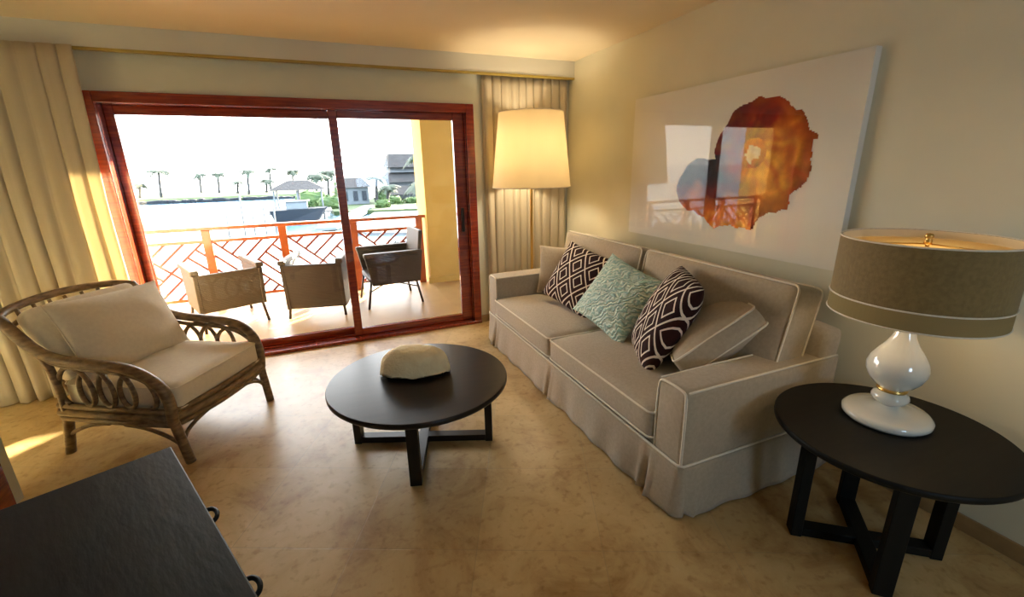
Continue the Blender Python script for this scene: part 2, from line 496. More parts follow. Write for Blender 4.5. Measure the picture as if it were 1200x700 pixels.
# window wall with its opening
OX0, OX1, OZ = -1.40, 1.335, 2.07
b = MB(); b.box((XLF-.2, YW, 0), (OX0, YW+.2, ZC)); b.box((OX1, YW, 0), (XR, YW+.2, ZC)); b.box((OX0, YW, OZ), (OX1, YW+.2, ZC))
struct(b.build('wall_far', M['wall']))
# left wall: doorway near the camera, curtain bay beyond it
b = MB(); b.box((XL-.12, 2.52, 0), (XL, 2.69, ZC)); b.box((XL-.12, -2.05, 0), (XL, 1.55, ZC)); b.box((XL-.12, 1.55, 2.12), (XL, 2.52, ZC))
b.box((XLF, 2.57, 0), (XL-.12, 2.69, ZC)); b.box((XLF-.12, 2.57, 0), (XLF, YW, ZC))
struct(b.build('wall_left', M['wall']))
d2 = thing('door_2', None, None, (XL, 2.03, 0)); d2['kind'] = 'structure'
o2 = (XL, 2.03, 0)
b = MB(); b.box((XL-.13, 2.45, 0), (XL+.02, 2.60, 2.14)); b.box((XL-.13, 1.48, 0), (XL+.02, 1.62, 2.14)); b.box((XL-.13, 1.62, 2.04), (XL+.02, 2.45, 2.14))
b.build('door_frame', M['frame'], d2, bevel=.004, off=o2)
b = MB(); b.box((XL-.10, 1.62, .01), (XL-.06, 2.45, 2.04)); b.build('door_leaf', M['frame'], d2, bevel=.003, off=o2)
b = MB(); b.lathe([(.012, 0), (.012, .05), (.026, .06), (.028, .08), (.0, .09)], n=16, cap=False)
hm = MB()
for p in b.v: pass
hm.add([(XL-.06 + p[2], 1.70 + p[0], 1.0 + p[1]) for p in b.v], b.f); hm.build('door_handle', M['brass'], d2, smooth=True, off=o2)

# baseboards
b = MB(); b.box((XR-.012, -2.0, 0), (XR, YW, .075)); struct(b.build('baseboard_right', M['base'], bevel=.003))
b = MB(); b.box((1.39, YW-.012, 0), (XR-.012, YW, .075)); b.box((XLF, YW-.012, 0), (-1.45, YW, .075)); struct(b.build('baseboard_far', M['base'], bevel=.003))
# curtain valance across the window wall
b = MB(); b.box((XLF, 4.09, 2.362), (XR, 4.115, ZC)); b.box((XLF, 4.115, 2.362), (XR, 4.135, 2.38)); struct(b.build('trim_1', M['soffit']))
b = MB(); b.box((XLF, 4.082, 2.345), (XR, 4.12, 2.362)); struct(b.build('trim_2', M['gold'], bevel=.002))

# ---------------- sliding glass door
D = (0, YW, 0)
door = thing('door_1', None, None, D); door['kind'] = 'structure'
b = MB()
cx0, cx1, cz = -1.443, 1.382, 2.11
cw = .075
b.box((cx0, 4.172, 0), (cx0+cw, YW+.02, cz)); b.box((cx1-cw, 4.172, 0), (cx1, YW+.02, cz)); b.box((cx0+cw, 4.172, cz-cw), (cx1-cw, YW+.02, cz))
b.build('casing', M['frame'], door, bevel=.006, off=D)
b = MB()
b.box((OX0, YW+.02, 0), (OX0+.032, YW+.2, OZ)); b.box((OX1-.032, YW+.02, 0), (OX1, YW+.2, OZ)); b.box((OX0, YW+.02, OZ-.035), (OX1, YW+.2, OZ))
b.build('jamb', M['frame'], door, bevel=.003, off=D)
b = MB(); b.box((cx0, 4.165, 0), (cx1, YW+.2, .03)); b.box((OX0+.03, YW+.06, .03), (OX1-.03, YW+.075, .045)); b.box((OX0+.03, YW+.13, .03), (OX1-.03, YW+.145, .045))
b.build('threshold', M['frameh'], door, bevel=.004, off=D)
def sash(x0, x1, y, sl, sr, name):
    f = MB(); z0, z1 = .035, OZ-.035; t = .022
    f.box((x0, y-t, z0), (x0+sl, y+t, z1)); f.box((x1-sr, y-t, z0), (x1, y+t, z1))
    f.box((x0+sl, y-t, z0), (x1-sr, y+t, z0+.065)); f.box((x0+sl, y-t, z1-.062), (x1-sr, y+t, z1))
    s = f.build(name, M['frame'], door, bevel=.005, off=D)
    g = MB(); g.box((x0+sl-.01, y-.003, z0+.06), (x1-sr+.01, y+.003, z1-.055)); g.build('glass_pane', M['glass'], s, off=D)
    return s
sash(OX0+.032, .205, YW+.135, .058, .07, 'fixed_panel')
sp = sash(.135, OX1-.032, YW+.065, .07, .105, 'sliding_panel')
b = MB(); b.box((1.235, YW+.02, .95), (1.262, YW+.045, 1.18)); b.build('pull_handle', M['black'], sp, bevel=.005, off=D)

# ---------------- balcony
b = MB(); b.box((-4.2, YW+.2, -.16), (3.2, 6.55, -.01)); b.box((OX0, YW+.19, -.16), (OX1, YW+.21, .0)); struct(b.build('balcony_floor', M['balc']))
b = MB(); b.box((-4.2, YW+.2, 2.46), (3.2, 6.75, 2.64)); struct(b.build('balcony_ceiling', M['stucco']))
b = MB(); b.box((1.29, 6.12, -.16), (2.9, 6.72, 2.46)); b.box((1.262, 6.10, -.01), (2.9, 6.12, .07)); struct(b.build('balcony_pillar', M['pillar']))
b = MB(); b.box((-3.85, 6.12, -.16), (-3.10, 6.72, 2.46)); b.box((-3.85, 6.10, -.01), (-3.07, 6.12, .07)); struct(b.build('balcony_pillar', M['pillar']))
b = MB(); b.box((-4.0, YW+.2, -.16), (-3.85, 6.75, 2.46)); struct(b.build('balcony_side_wall', M['pillar']))
b = MB(); b.box((2.9, YW+.2, -.16), (3.05, 6.75, 2.46)); struct(b.build('balcony_side_wall', M['pillar']))

YRl = 6.25
rl = thing('balcony_railing', 'orange wooden balcony railing with crossed chinoiserie lattice panels', 'railing', (0, YRl, -.01))
ro = (0, YRl, -.01)
px = [-2.985, -2.15, -1.31, -.50, .34, 1.20]
b = MB(); b.box((-3.08, YRl-.045, .905), (1.29, YRl+.045, .945)); b.build('top_rail', M['rail'], rl, bevel=.006, off=ro)
for x in px:
    b = MB(); b.box((x-.045, YRl-.04, -.01), (x+.045, YRl+.04, .905)); b.build('post', M['rail'], rl, bevel=.005, off=ro)
for i in range(len(px)-1):
    x0, x1 = px[i]+.045, px[i+1]-.045; z0, z1 = .085, .775
    b = MB(); b.box((x0, YRl-.02, z1-.018), (x1, YRl+.02, z1+.018)); b.build('middle_rail', M['rail'], rl, bevel=.003, off=ro)
    b = MB(); b.box((x0, YRl-.02, z0-.018), (x1, YRl+.02, z0+.018)); b.build('bottom_rail', M['rail'], rl, bevel=.003, off=ro)
    b = MB(); w = x1-x0; h = z1-z0
    P = lambda u, v: (x0+u*w, YRl, z0+v*h)
    def br(a, c, yy=0): 
        q = MB(); A = Vector(P(*a)); B_ = Vector(P(*c)); A.y += yy; B_.y += yy; b.bar(A, B_, .026, .024, (0, 1, 0))
    br((0,1), (1,0), -.006); br((0,0), (1,1), .006)
    # pinwheel of parallel slats: each triangle between the diagonals
    for t in (.125, .25, .375):
        br((t, 1-t), (2*t, 1)); br((1-t, t), (1-2*t, 0))
    for t in (.625, .75, .875):
        br((t, t), (1, 2*t-1)); br((1-t, 1-t), (0, 2-2*t))
    b.build('lattice', M['railthin'], rl, off=ro)

# ---------------- wicker balcony chairs
def wicker_chair(label, loc, rz, mat, back_h=.86, panel_z=.24, cushion=True):
    """faces local +x; w across y"""
    t = thing('wicker_chair', label, 'chair', loc, R(rz), 'wicker chairs out on the balcony')
    W, Dp = .29, .30
    f = MB(); f.box((-Dp, -W, .30), (Dp-.02, W, .36)); f.build('seat', mat, t, bevel=.02)
    for s in (-1, 1):
        f = MB()
        y = s*W
        vs = [(-Dp-.01, y-.02, panel_z), (Dp-.05, y-.02, panel_z), (Dp+.01, y-.02, .60), (-Dp-.05, y-.02, .60)]
        vs += [(p[0], p[1]+.04, p[2]) for p in vs]
        f.add(vs, [(0,1,2,3),(4,5,6,7),(0,1,5,4),(1,2,6,5),(2,3,7,6),(3,0,4,7)])
        f.build('side_panel', mat, t, bevel=.008)
        f = MB(); f.bar((-Dp-.05, y, .625), (Dp+.02, y, .625), .075, .05); f.build('armrest', mat, t, bevel=.012)
    f = MB()
    vs = [(-Dp-.0, -W, panel_z), (-Dp, W, panel_z), (-Dp-.12*(back_h-.2), W-.01, back_h), (-Dp-.12*(back_h-.2), -W+.01, back_h)]
    vs += [(p[0]+.045, p[1], p[2]) for p in vs]
    f.add(vs, [(0,1,2,3),(4,5,6,7),(0,1,5,4),(1,2,6,5),(2,3,7,6),(3,0,4,7)])
    f.build('backrest', mat, t, bevel=.012)
    for sx in (-1, 1):
        for sy in (-1, 1):
            f = MB(); f.tube([(sx*(Dp-.04), sy*(W-.03), .31), (sx*(Dp+.02), sy*(W+.005), 0)], .014, 8); f.build('leg', M['metalleg'], t, smooth=True)
    f = MB(); f.tube([(-Dp+.02, -W+.02, .2), (0, 0, .24), (Dp-.02, W-.02, .2)], .008, 6, smooth=2); f.tube([(-Dp+.02, W-.02, .2), (0, 0, .24), (Dp-.02, -W+.02, .2)], .008, 6, smooth=2)
    f.build('stretcher', M['metalleg'], t, smooth=True)
    if cushion:
        f = MB(); f.add(*rbox((.02, 0, .41), (.54, .50, .09), .035, 8, (0,0,.015))); f.build('seat_cushion', M['outcush'], t, smooth=True)
    return t
wicker_chair('wicker chair at the left of the balcony, seen from behind, beside the armchair', (-1.09, 5.50, -.01), 112, M['wickerg'], .60, .2, False)
wicker_chair('middle wicker chair, dark back towards the room, white seat pad showing above', (-.13, 5.50, -.01), 78, M['wicker'], .60, .10, True)
wicker_chair('wicker chair at the right of the balcony, seen side on, nearest the yellow pillar', (.65, 5.52, -.01), 184, M['wicker'], .87, .27, False)

# ================================================================== CURTAINS
def curtain(x0, x1, y, z0, z1, folds, amp, seed, name='curtain', calm=0):
    n = int(folds*12); rows = 26
    mb = MB()
    for j in range(rows+1):
        v = j/rows; z = z0 + (z1-z0)*v
        for i in range(n+1):
            u = i/n
            ph = u*folds*2*PI + .55*math.sin(u*9+seed) + .5*noise.noise(Vector((u*5, v*1.2, seed)))
            a = amp*(1 - calm*max(0, min(1, (u-.70)/.12)))*(.75+.5*noise.noise(Vector((u*6+seed, v*.8, 2))))*(1-.35*v)
            yy = y + a*math.sin(ph) + a*.3*math.sin(2.3*ph+seed)
            xx = x0 + (x1-x0)*u + .010*math.sin(v*5+u*20)*(1-v) + .012*math.cos(ph)
            mb.v.append((xx, yy, z))
    for j in range(rows):
        for i in range(n):
            a = j*(n+1)+i; mb.f.append((a, a+1, a+n+2, a+n+1))
    return mb
ml = curtain(-2.62, -1.37, 4.045, .012, 2.36, 12, .042, 3, calm=.6)
ml.v = [(x, y - .075*min(1, (2.36-z)/1.0), z) for x, y, z in ml.v]
cl = thing('curtain', 'long linen curtain drawn to the left of the glass door, behind the armchair', 'curtain', (-1.95, 4.06, 0))
ml.build('drape', M['curtain'], cl, smooth=True, solid=.003, off=(-1.95, 4.06, 0))
mr = curtain(1.455, 2.33, 4.16, .012, 2.36, 10, .022, 8)
cr = thing('curtain', 'linen curtain hanging in the right corner behind the floor lamp', 'curtain', (1.9, 4.15, 0))
mr.build('drape', M['curtain'], cr, smooth=True, solid=.003, off=(1.9, 4.15, 0))
for c_, xa, xb, yy, nn in ((cl, -2.7, -1.40, 4.165, 9), (cr, 1.42, 2.36, 4.17, 8)):
    off = tuple(c_.location)
    b = MB(); b.tube([(xa, yy, 2.40), (xb, yy, 2.40)], .012, 8); b.build('curtain_track', M['soffit'], c_, smooth=True, off=off)

# ================================================================== SOFA
SO = (1.82, 2.485, 0)
sofa = thing('sofa', 'beige slipcovered two seat sofa with light piping along the right wall', 'sofa', SO)
sx0, sx1, sy0, sy1 = 1.315, 2.30, 1.265, 3.72
seamz = .262
b = MB(); b.add(*rbox(((sx0+sx1)/2+.005, (sy0+sy1)/2, .17), (sx1-sx0-.03, sy1-sy0-.03, .26), .02, 6)); b.build('seat_base', M['sofa'], sofa, smooth=True, off=SO)
armw = .185
for s, (ya, yb) in enumerate(((sy0, sy0+armw), (sy1-armw, sy1))):
    c = ((sx0+sx1)/2, (ya+yb)/2, (.24+.622)/2); size = (sx1-sx0, armw, .622-.24)
    mb = MB(); mb.add(*rbox(c, size, .022, 12, (.006, .010, .006), .004, s+3))
    a = mb.build('armrest', M['sofa'], sofa, smooth=True, off=SO)
    # piping: round the front face, and along the two long top edges
    p = MB(); x = sx0+.004
    for off_ in (0,):
        pts = [(x, ya+.006, seamz), (x-.003, ya+.004, .45), (x-.002, ya+.008, .600), (x, ya+.025, .618), (x, (ya+yb)/2, .622), (x, yb-.025, .618), (x-.002, yb-.008, .600), (x-.003, yb-.004, .45), (x, yb-.006, seamz)]
        p.tube(pts, .0065, 6, smooth=2)
    for yy in (ya+.006, yb-.006):
        p.tube([(x+.01, yy, .617), (1.55, yy, .620), (1.9, yy, .620), (2.28, yy, .618)], .0055, 6, smooth=1)
    p.build('piping', M['piping'], a, smooth=True, off=SO)
# back frame, leaning a little
mb = MB(); rot = Matrix.Rotation(R(5), 3, 'Y')
mb.add(*rbox((2.215, (sy0+sy1)/2, .49), (.17, sy1-sy0-.02, .56), .05, 10, (.01, 0, .01), .004, 9, rot)); bk = mb.build('back_frame', M['sofa'], sofa, smooth=True, off=SO)
# skirt
def skirt():
    pts = []; corner = .02
    x0, x1, y0, y1 = sx0-.006, sx1, sy0-.006, sy1+.006
    path = []
    def seg(a, c, n):
        for k in range(n): path.append((a[0]+(c[0]-a[0])*k/n, a[1]+(c[1]-a[1])*k/n))
    seg((x1, y0), (x0+corner, y0), 46); seg((x0+corner, y0), (x0, y0+corner), 4); seg((x0, y0+corner), (x0, y1-corner), 130); seg((x0, y1-corner), (x0+corner, y1), 4); seg((x0+corner, y1), (x1, y1), 40)
    path.append((x1, y1))
    n = len(path); rows = 9; mb = MB()
    cx, cy = (x0+x1)/2, (y0+y1)/2
    for j in range(rows+1):
        v = j/rows; z = seamz*(1-v) + .008*v
        for i, (x, y) in enumerate(path):
            a = path[max(0, i-1)]; c = path[min(n-1, i+1)]
            t = Vector((c[0]-a[0], c[1]-a[1])); t.normalize(); nr = Vector((-t.y, t.x))
            if nr.dot(Vector((x-cx, y-cy))) < 0: nr = -nr
            k = v**1.1
            fl = .030*k + .016*k*noise.noise(Vector((x*5, y*5, .3))) + .007*k*math.sin((x+y)*26)
            # inverted pleats: at the corners' sides and mid front
            for pyc in (sy0+.20, sy0+armw+1.04, sy1-.20):
                if abs(x-x0) < .03:
                    d = (y-pyc)/.028
                    if abs(d) < 2.2: fl += k*(.020*math.exp(-(abs(d)-1.2)**2*4) - .030*math.exp(-d*d*3))
            d = (x-(x0+.03))/.025
            if abs(y-y0) < .03 and abs(d) < 2.5: fl += k*(.014*math.exp(-(d-1.4)**2*3) - .024*math.exp(-(d-.3)**2*3))
            mb.v.append((x+nr.x*fl, y+nr.y*fl, z))
    for j in range(rows):
        for i in range(n-1):
            a = j*n+i; mb.f.append((a, a+1, a+n+1, a+n))
    return mb, path
mb, path = skirt(); sk = mb.build('skirt', M['sofa'], sofa, smooth=True, solid=.004, off=SO)
p = MB(); p.tube([(x-(.004 if x < 1.5 else 0), y, seamz+.002) for x, y in path], .0065, 6); p.build('piping', M['piping'], sk, smooth=True, off=SO)
# seat cushions
ym = (sy0+sy1)/2
for k, (ya, yb) in enumerate(((sy0+armw+.004, ym-.004), (ym+.004, sy1-armw-.004))):
    c = (1.715, (ya+yb)/2, .366); size = (.84, yb-ya, .155)
    mb = MB(); mb.add(*rbox(c, size, .028, 14, (.008, .0, .022), .006, k+1)); cu = mb.build('seat_cushion', M['sofa'], sofa, smooth=True, off=SO)
    p = MB()
    for s in (-1, 1): rim((c[0]-.004, c[1], c[2]), size, .026, 2, s, .0055, mb=p)
    p.build('piping', M['piping'], cu, smooth=True, off=SO)
# back cushions
rot = Matrix.Rotation(R(13), 3, 'Y')
for k, (ya, yb) in enumerate(((1.33, 2.42), (2.47, 3.50))):
    c = (2.035, (ya+yb)/2, .715); size = (.20, yb-ya, .53)
    mb = MB(); mb.add(*rbox(c, size, .030, 14, (.035, .008, .004), .008, k+11, rot)); cu = mb.build('back_cushion', M['sofa'], sofa, smooth=True, off=SO)
    p = MB()
    for s in (-1, 1): rim(c, size, .028, 0, s, .0058, rot=rot, mb=p)
    p.build('piping', M['piping'], cu, smooth=True, off=SO)

# throw pillows
pillow('throw_pillow', (1.90, 3.38, .665), (-.62, -.72, .25), (0, 0, 1), .46, .42, .15, M['sofa'], 'plain beige cushion at the far end of the sofa, against the far armrest', pipe=(.004, M['piping']), seed=2)
pillow('throw_pillow', (1.80, 2.98, .690), (-.85, -.16, .50), (0, 0, 1), .60, .50, .16, M['trellis'], 'dark brown cushion with white trellis pattern, left of the aqua cushion', seed=3, roll=-9, pinch=.05)
pillow('throw_pillow', (1.77, 2.42, .685), (-.80, -.12, .55), (0, 0, 1), .58, .50, .16, M['aqua'], 'pale aqua cushion with ruffled texture in the middle of the sofa', seed=4, roll=-12, ruffle=.003)
pillow('throw_pillow', (1.735, 1.90, .70), (-.80, .36, .42), (0, 0, 1), .42, .56, .20, M['trellis'], 'dark brown trellis cushion tilted between the aqua cushion and the plain beige one', seed=5, roll=-6, pinch=-.02, sq=3)
# boxed cushion resting on the seat and the near armrest
pa = Vector((.656, -.385, .65)).normalized(); pn = Vector((-.46, .47, .75)); pn = (pn - pa*pn.dot(pa)).normalized(); pm_ = pa.cross(pn)
pc = Vector((1.872, 1.680, .655)); psz = (.47, .42, .125)
pr = Matrix((pa, pm_, pn)).transposed()
mb = MB(); mb.add(*rbox((0, 0, 0), psz, .030, 14, (.006, .012, .075), .008, 31))
o = mb.build('throw_pillow', M['sofa'], None, smooth=True)
p = MB()
for sgn in (-1, 1): rim((0, 0, 0), psz, .028, 2, sgn, .006, mb=p)
p.build('piping', M['piping'], o, smooth=True)
mw_ = pr.to_4x4(); mw_.translation = pc; o.matrix_world = mw_
tag(o, 'plain beige boxed cushion with pale piping propped on the near armrest of the sofa', 'cushion')

# ================================================================== ROUND TABLES
def round_table(name, label, loc, r, ztop, th, a0, legr, lw, mat, da=90):
    t = thing(name, label, 'table', loc)
    b = MB(); e = .006
    b.lathe([(r-.03, ztop-th), (r-.008, ztop-th+.003), (r, ztop-th+.012), (r, ztop-e), (r-.003, ztop-.002), (r-e, ztop)], n=96)
    o = b.build('tabletop', mat, t); 
    for p in o.data.polygons: p.use_smooth = len(p.vertices) == 4
    for k, a in enumerate((a0, a0+180, a0+da, a0+da+180)):
        d = Vector((math.cos(R(a)), math.sin(R(a)), 0))
        b = MB(); p0 = d*legr; sd = Vector((-d.y, d.x, 0))
        b.bar(p0+Vector((0,0,0)), p0+Vector((0,0,ztop-th)), .042, lw, up=sd)
        b.build('leg', mat, t, bevel=.003)
    for k, a in enumerate((a0, a0+da)):
        d = Vector((math.cos(R(a)), math.sin(R(a)), 0)); z = .024 + .0*k
        for zz, nm in ((z, 'floor_rail'), (ztop-th-.02, 'top_rail')):
            b = MB(); b.bar(d*(-legr+.02)+Vector((0,0,zz)), d*(legr-.02)+Vector((0,0,zz)), lw*.95, .038+.002*k)
            b.build(nm, mat, t, bevel=.003)
    return t
round_table('coffee_table', 'low round dark brown coffee table on crossed frame legs in front of the sofa', (.385, 2.34, 0), .50, .415, .035, -22, .385, .06, M['black'], 94)
round_table('side_table', 'round black side table carrying the table lamp at the near end of the sofa', (1.917, .836, 0), .385, .55, .032, -38, .250, .062, M['blackend'], 82)

# coral on the coffee table
co = thing('coral_ornament', 'pale dome shaped piece of coral on the coffee table', 'ornament', (.375, 2.40, .415))
mb = MB(); n, rws = 56, 16
for j in range(rws+1):
    t = j/rws
    for i in range(n):
        a = 2*PI*i/n; ph = t*PI/2
        e = .62
        rx, ry, rz = .200, .115, .165
        cx_, cy_ = math.cos(a), math.sin(a)
        r_ = math.cos(ph)**e; z = rz*math.sin(ph)**.9
        P = Vector((rx*cx_*r_, ry*cy_*r_, z))
        if j == 0: P.z = .012 + .016*max(0, -cy_)*(1+.5*math.sin(a*5)) + .006*math.sin(a*9)
        nz = noise.noise(P*28)*.004 + noise.noise(P*9+Vector((3,1,2)))*.010
        d = Vector((P.x/rx, P.y/ry, P.z/rz)); d.normalize()
        mb.v.append(tuple(P + d*nz*(1 if j else .8)))
for j in range(rws):
    for i in range(n):
        mb.f.append((j*n+i, j*n+(i+1)%n, (j+1)*n+(i+1)%n, (j+1)*n+i))
mb.f.append(tuple(range(n))[::-1])
o = mb.build('coral_dome', M['coral'], co, smooth=True); co.rotation_euler.z = R(-18)
b = MB(); b.box((-.150, -.072, 0), (.165, .072, .024)); b.build('plinth', M['blackend'], co, bevel=.004)

# ================================================================== TABLE LAMP
LP = (1.987, .888, .55)
tl = thing('table_lamp', 'white ceramic table lamp with wide olive brown drum shade on side table', 'lamp', LP)
b = MB(); b.lathe([(.10, 0), (.140, .003), (.147, .014), (.146, .028), (.132, .040), (.09, .048), (.045, .056), (.030, .066)], n=64); b.build('base', M['whiteglaze'], tl, smooth=True)
b = MB()
prof = [(.028, .062), (.040, .072), (.056, .084), (.062, .098), (.056, .112), (.042, .122), (.036, .130), (.046, .140), (.068, .158), (.086, .182), (.096, .210), (.097, .235), (.088, .262), (.070, .292), (.050, .322), (.036, .352), (.028, .385), (.024, .420), (.022, .430)]
b.lathe(prof, n=64); b.build('body', M['whiteglaze'], tl, smooth=True)
b = MB(); b.lathe([(.036, .122), (.048, .126), (.050, .133), (.040, .139)], n=48); b.build('collar_ring', M['brass'], tl, smooth=True)
b = MB(); b.lathe([(.016, .43), (.016, .50), (.006, .51), (.006, .715)], n=20); b.build('stem', M['brass'], tl, smooth=True)
sh = MB(); rs = .258
def drum(r0, z0, r1, z1, n=96, t=.003):
    m = MB(); m.lathe([(r0, z0), (r1, z1), (r1-t, z1), (r0-t, z0), (r0, z0)], n=n, cap=False); return m
zb, zm, zt = .445, .512, .728
o = drum(rs, zm, rs*.995, zt).build('lamp_shade', M['shade_out'], tl, smooth=False)
for p in o.data.polygons: p.use_smooth = False
drum(rs-.0045, zm+.001, rs*.995-.0045, zt-.001, t=.0015).build('lining', M['shade_in'], o)
drum(rs*1.004, zb, rs*1.001, zm).build('lower_band', M['shade_low'], o)
for zz, rr in ((zm, rs+.002), (zt, rs*.995), (zb, rs*1.004)):
    b = MB(); b.tube([(rr*math.cos(2*PI*k/72), rr*math.sin(2*PI*k/72), zz) for k in range(72)], .0032, 6, closed=True)
    b.build('shade_trim', M['piping'], o, smooth=True)
b = MB(); b.lathe([(.008, zt-.03), (rs*.995-.012, zt-.03), (rs*.995-.012, zt-.033), (.008, zt-.033), (.008, zt-.03)], n=72, cap=False); b.build('diffuser', M['diffuser'], tl)
b = MB()
for k in range(3):
    a = k*2*PI/3+.4; b.tube([(0, 0, zt-.02), (rs*.98*math.cos(a), rs*.98*math.sin(a), zt-.02)], .0028, 6)
b.build('spider', M['brass'], tl, smooth=True)
b = MB(); b.lathe([(.004, zt-.025), (.012, zt-.02), (.012, zt-.008), (.007, zt-.003), (.014, zt+.006), (.010, zt+.016), (.0, zt+.018)], n=16, cap=False); b.build('finial', M['brass'], tl, smooth=True)

# ================================================================== FLOOR LAMP
FL = (1.785, 3.80, 0)
fl = thing('floor_lamp', 'tall brass floor lamp with large cream shade in the corner behind the sofa', 'lamp', FL)
b = MB(); b.lathe([(.05, 0), (.125, 0), (.125, .015), (.110, .024), (.02, .03), (.014, .05)], n=48)
o_ = b.build('base', M['brass'], fl, smooth=True)
b = MB(); b.lathe([(.0135, .045), (.0135, 1.75), (.009, 1.76), (.009, 1.98)], n=16); b.build('pole', M['brass'], fl, smooth=True)
s_ = drum(.355, 1.375, .285, 2.005, n=96, t=.003).build('lamp_shade', M['bigshade'], fl)
for p in s_.data.polygons: p.use_smooth = False
for zz, rr in ((1.375, .356), (2.005, .286)):
    b = MB(); b.tube([(rr*math.cos(2*PI*k/72), rr*math.sin(2*PI*k/72), zz) for k in range(72)], .004, 6, closed=True)
    b.build('shade_trim', M['piping'], s_, smooth=True)
b = MB()
for k in range(3):
    a = k*2*PI/3; b.tube([(0, 0, 1.975), (.287*math.cos(a), .287*math.sin(a), 1.975)], .003, 6)
b.build('spider', M['brass'], fl, smooth=True)
def bulb(par, z, r, energy, col):
    b = MB(); prof = [(.0, z-r)] + [(r*math.sin(t*PI/10), z - r*math.cos(t*PI/10)) for t in range(1, 10)] + [(.0, z+r)]
    m, nt, bs = newmat('bulb_glow'); bs.inputs['Emission Color'].default_value = (*col, 1); bs.inputs['Emission Strength'].default_value = energy
    b.lathe(prof, n=20, cap=False); b.build('bulb', m, par, smooth=True)
def lamp_light(name, loc, power, col, rad):
    l = bpy.data.lights.new(name, 'POINT'); l.energy = power; l.color = col; l.shadow_soft_size = rad
    o = bpy.data.objects.new(name, l); COL.objects.link(o); o.location = loc; return o

# ================================================================== PICTURE
PX = XR-.045
pic = thing('picture', 'large glossy white print of a red and orange shell slice above the sofa', 'picture', (PX, 2.25, 1.53))
po = (PX, 2.25, 1.53)
py0, py1, pz0, pz1 = 1.398, 3.075, 1.015, 2.035
b = MB(); b.box((PX+.002, py0, pz0), (XR-.001, py1, pz1)); b.build('print_panel', M['white_panel'], pic, off=po)
b = MB(); b.box((PX-.008, py0, pz0), (PX-.002, py1, pz1)); b.build('acrylic_cover', M['acrylic'], pic, off=po)
# shell print: polygon filled with a fine grid of coloured cells
crop = [(310,240),(325,205),(355,185),(380,178),(400,160),(420,166),(440,165),(455,160),(470,165),(488,178),(495,190),(510,202),(530,205),(545,240),(548,262),(575,275),(572,288),(558,292),(555,310),(557,335),(552,350),(556,372),(550,390),(540,412),(525,430),(508,440),(490,455),(492,475),(485,495),(465,496),(450,505),(436,502),(420,510),(405,518),(395,530),(388,550),(375,553),(358,545),(340,547),(322,538),(310,540),(292,540),(275,548),(262,538),(245,515),(228,508),(215,495),(198,496),(185,485),(172,470),(168,455),(163,440),(165,420),(172,398),(185,380),(195,362),(210,350),(225,342),(240,342),(258,348),(275,345),(272,325),(275,310),(280,290),(290,270)]
def pic_yz(cx_, cy_):
    # pixel of the print -> y, z on the panel
    x = 730 + cx_/2.5; y = 50 + cy_/2.5
    return HOM(x, y)
def hom_fit():
    src = [(743,116),(1026.8,56),(978,318),(740,272)]; dst = [(3.075,2.035),(1.398,2.035),(1.398,1.015),(3.075,1.015)]
    A = []; B_ = []
    for (x, y), (u, v) in zip(src, dst):
        A.append([x, y, 1, 0, 0, 0, -u*x, -u*y]); B_.append(u)
        A.append([0, 0, 0, x, y, 1, -v*x, -v*y]); B_.append(v)
    n = 8
    for i in range(n):
        p_ = max(range(i, n), key=lambda r: abs(A[r][i])); A[i], A[p_] = A[p_], A[i]; B_[i], B_[p_] = B_[p_], B_[i]
        for r in range(i+1, n):
            f = A[r][i]/A[i][i]
            for c in range(i, n): A[r][c] -= f*A[i][c]
            B_[r] -= f*B_[i]
    X = [0]*n
    for i in range(n-1, -1, -1): X[i] = (B_[i]-sum(A[i][c]*X[c] for c in range(i+1, n)))/A[i][i]
    return lambda x, y: ((X[0]*x+X[1]*y+X[2])/(X[6]*x+X[7]*y+1), (X[3]*x+X[4]*y+X[5])/(X[6]*x+X[7]*y+1))
HOM = hom_fit()
poly = [pic_yz(*p) for p in crop]
def inside(y, z):
    c = False; n = len(poly)
    for i in range(n):
        y1, z1 = poly[i]; y2, z2 = poly[i-1]
        if (z1 > z) != (z2 > z) and y < (y2-y1)*(z-z1)/(z2-z1)+y1: c = not c
    return c
CY, CZ = pic_yz(385, 330)      # eye of the spiral
def mixc(a, b_, t): t = max(0, min(1, t)); return tuple(a[i]*(1-t)+b_[i]*t for i in range(3))
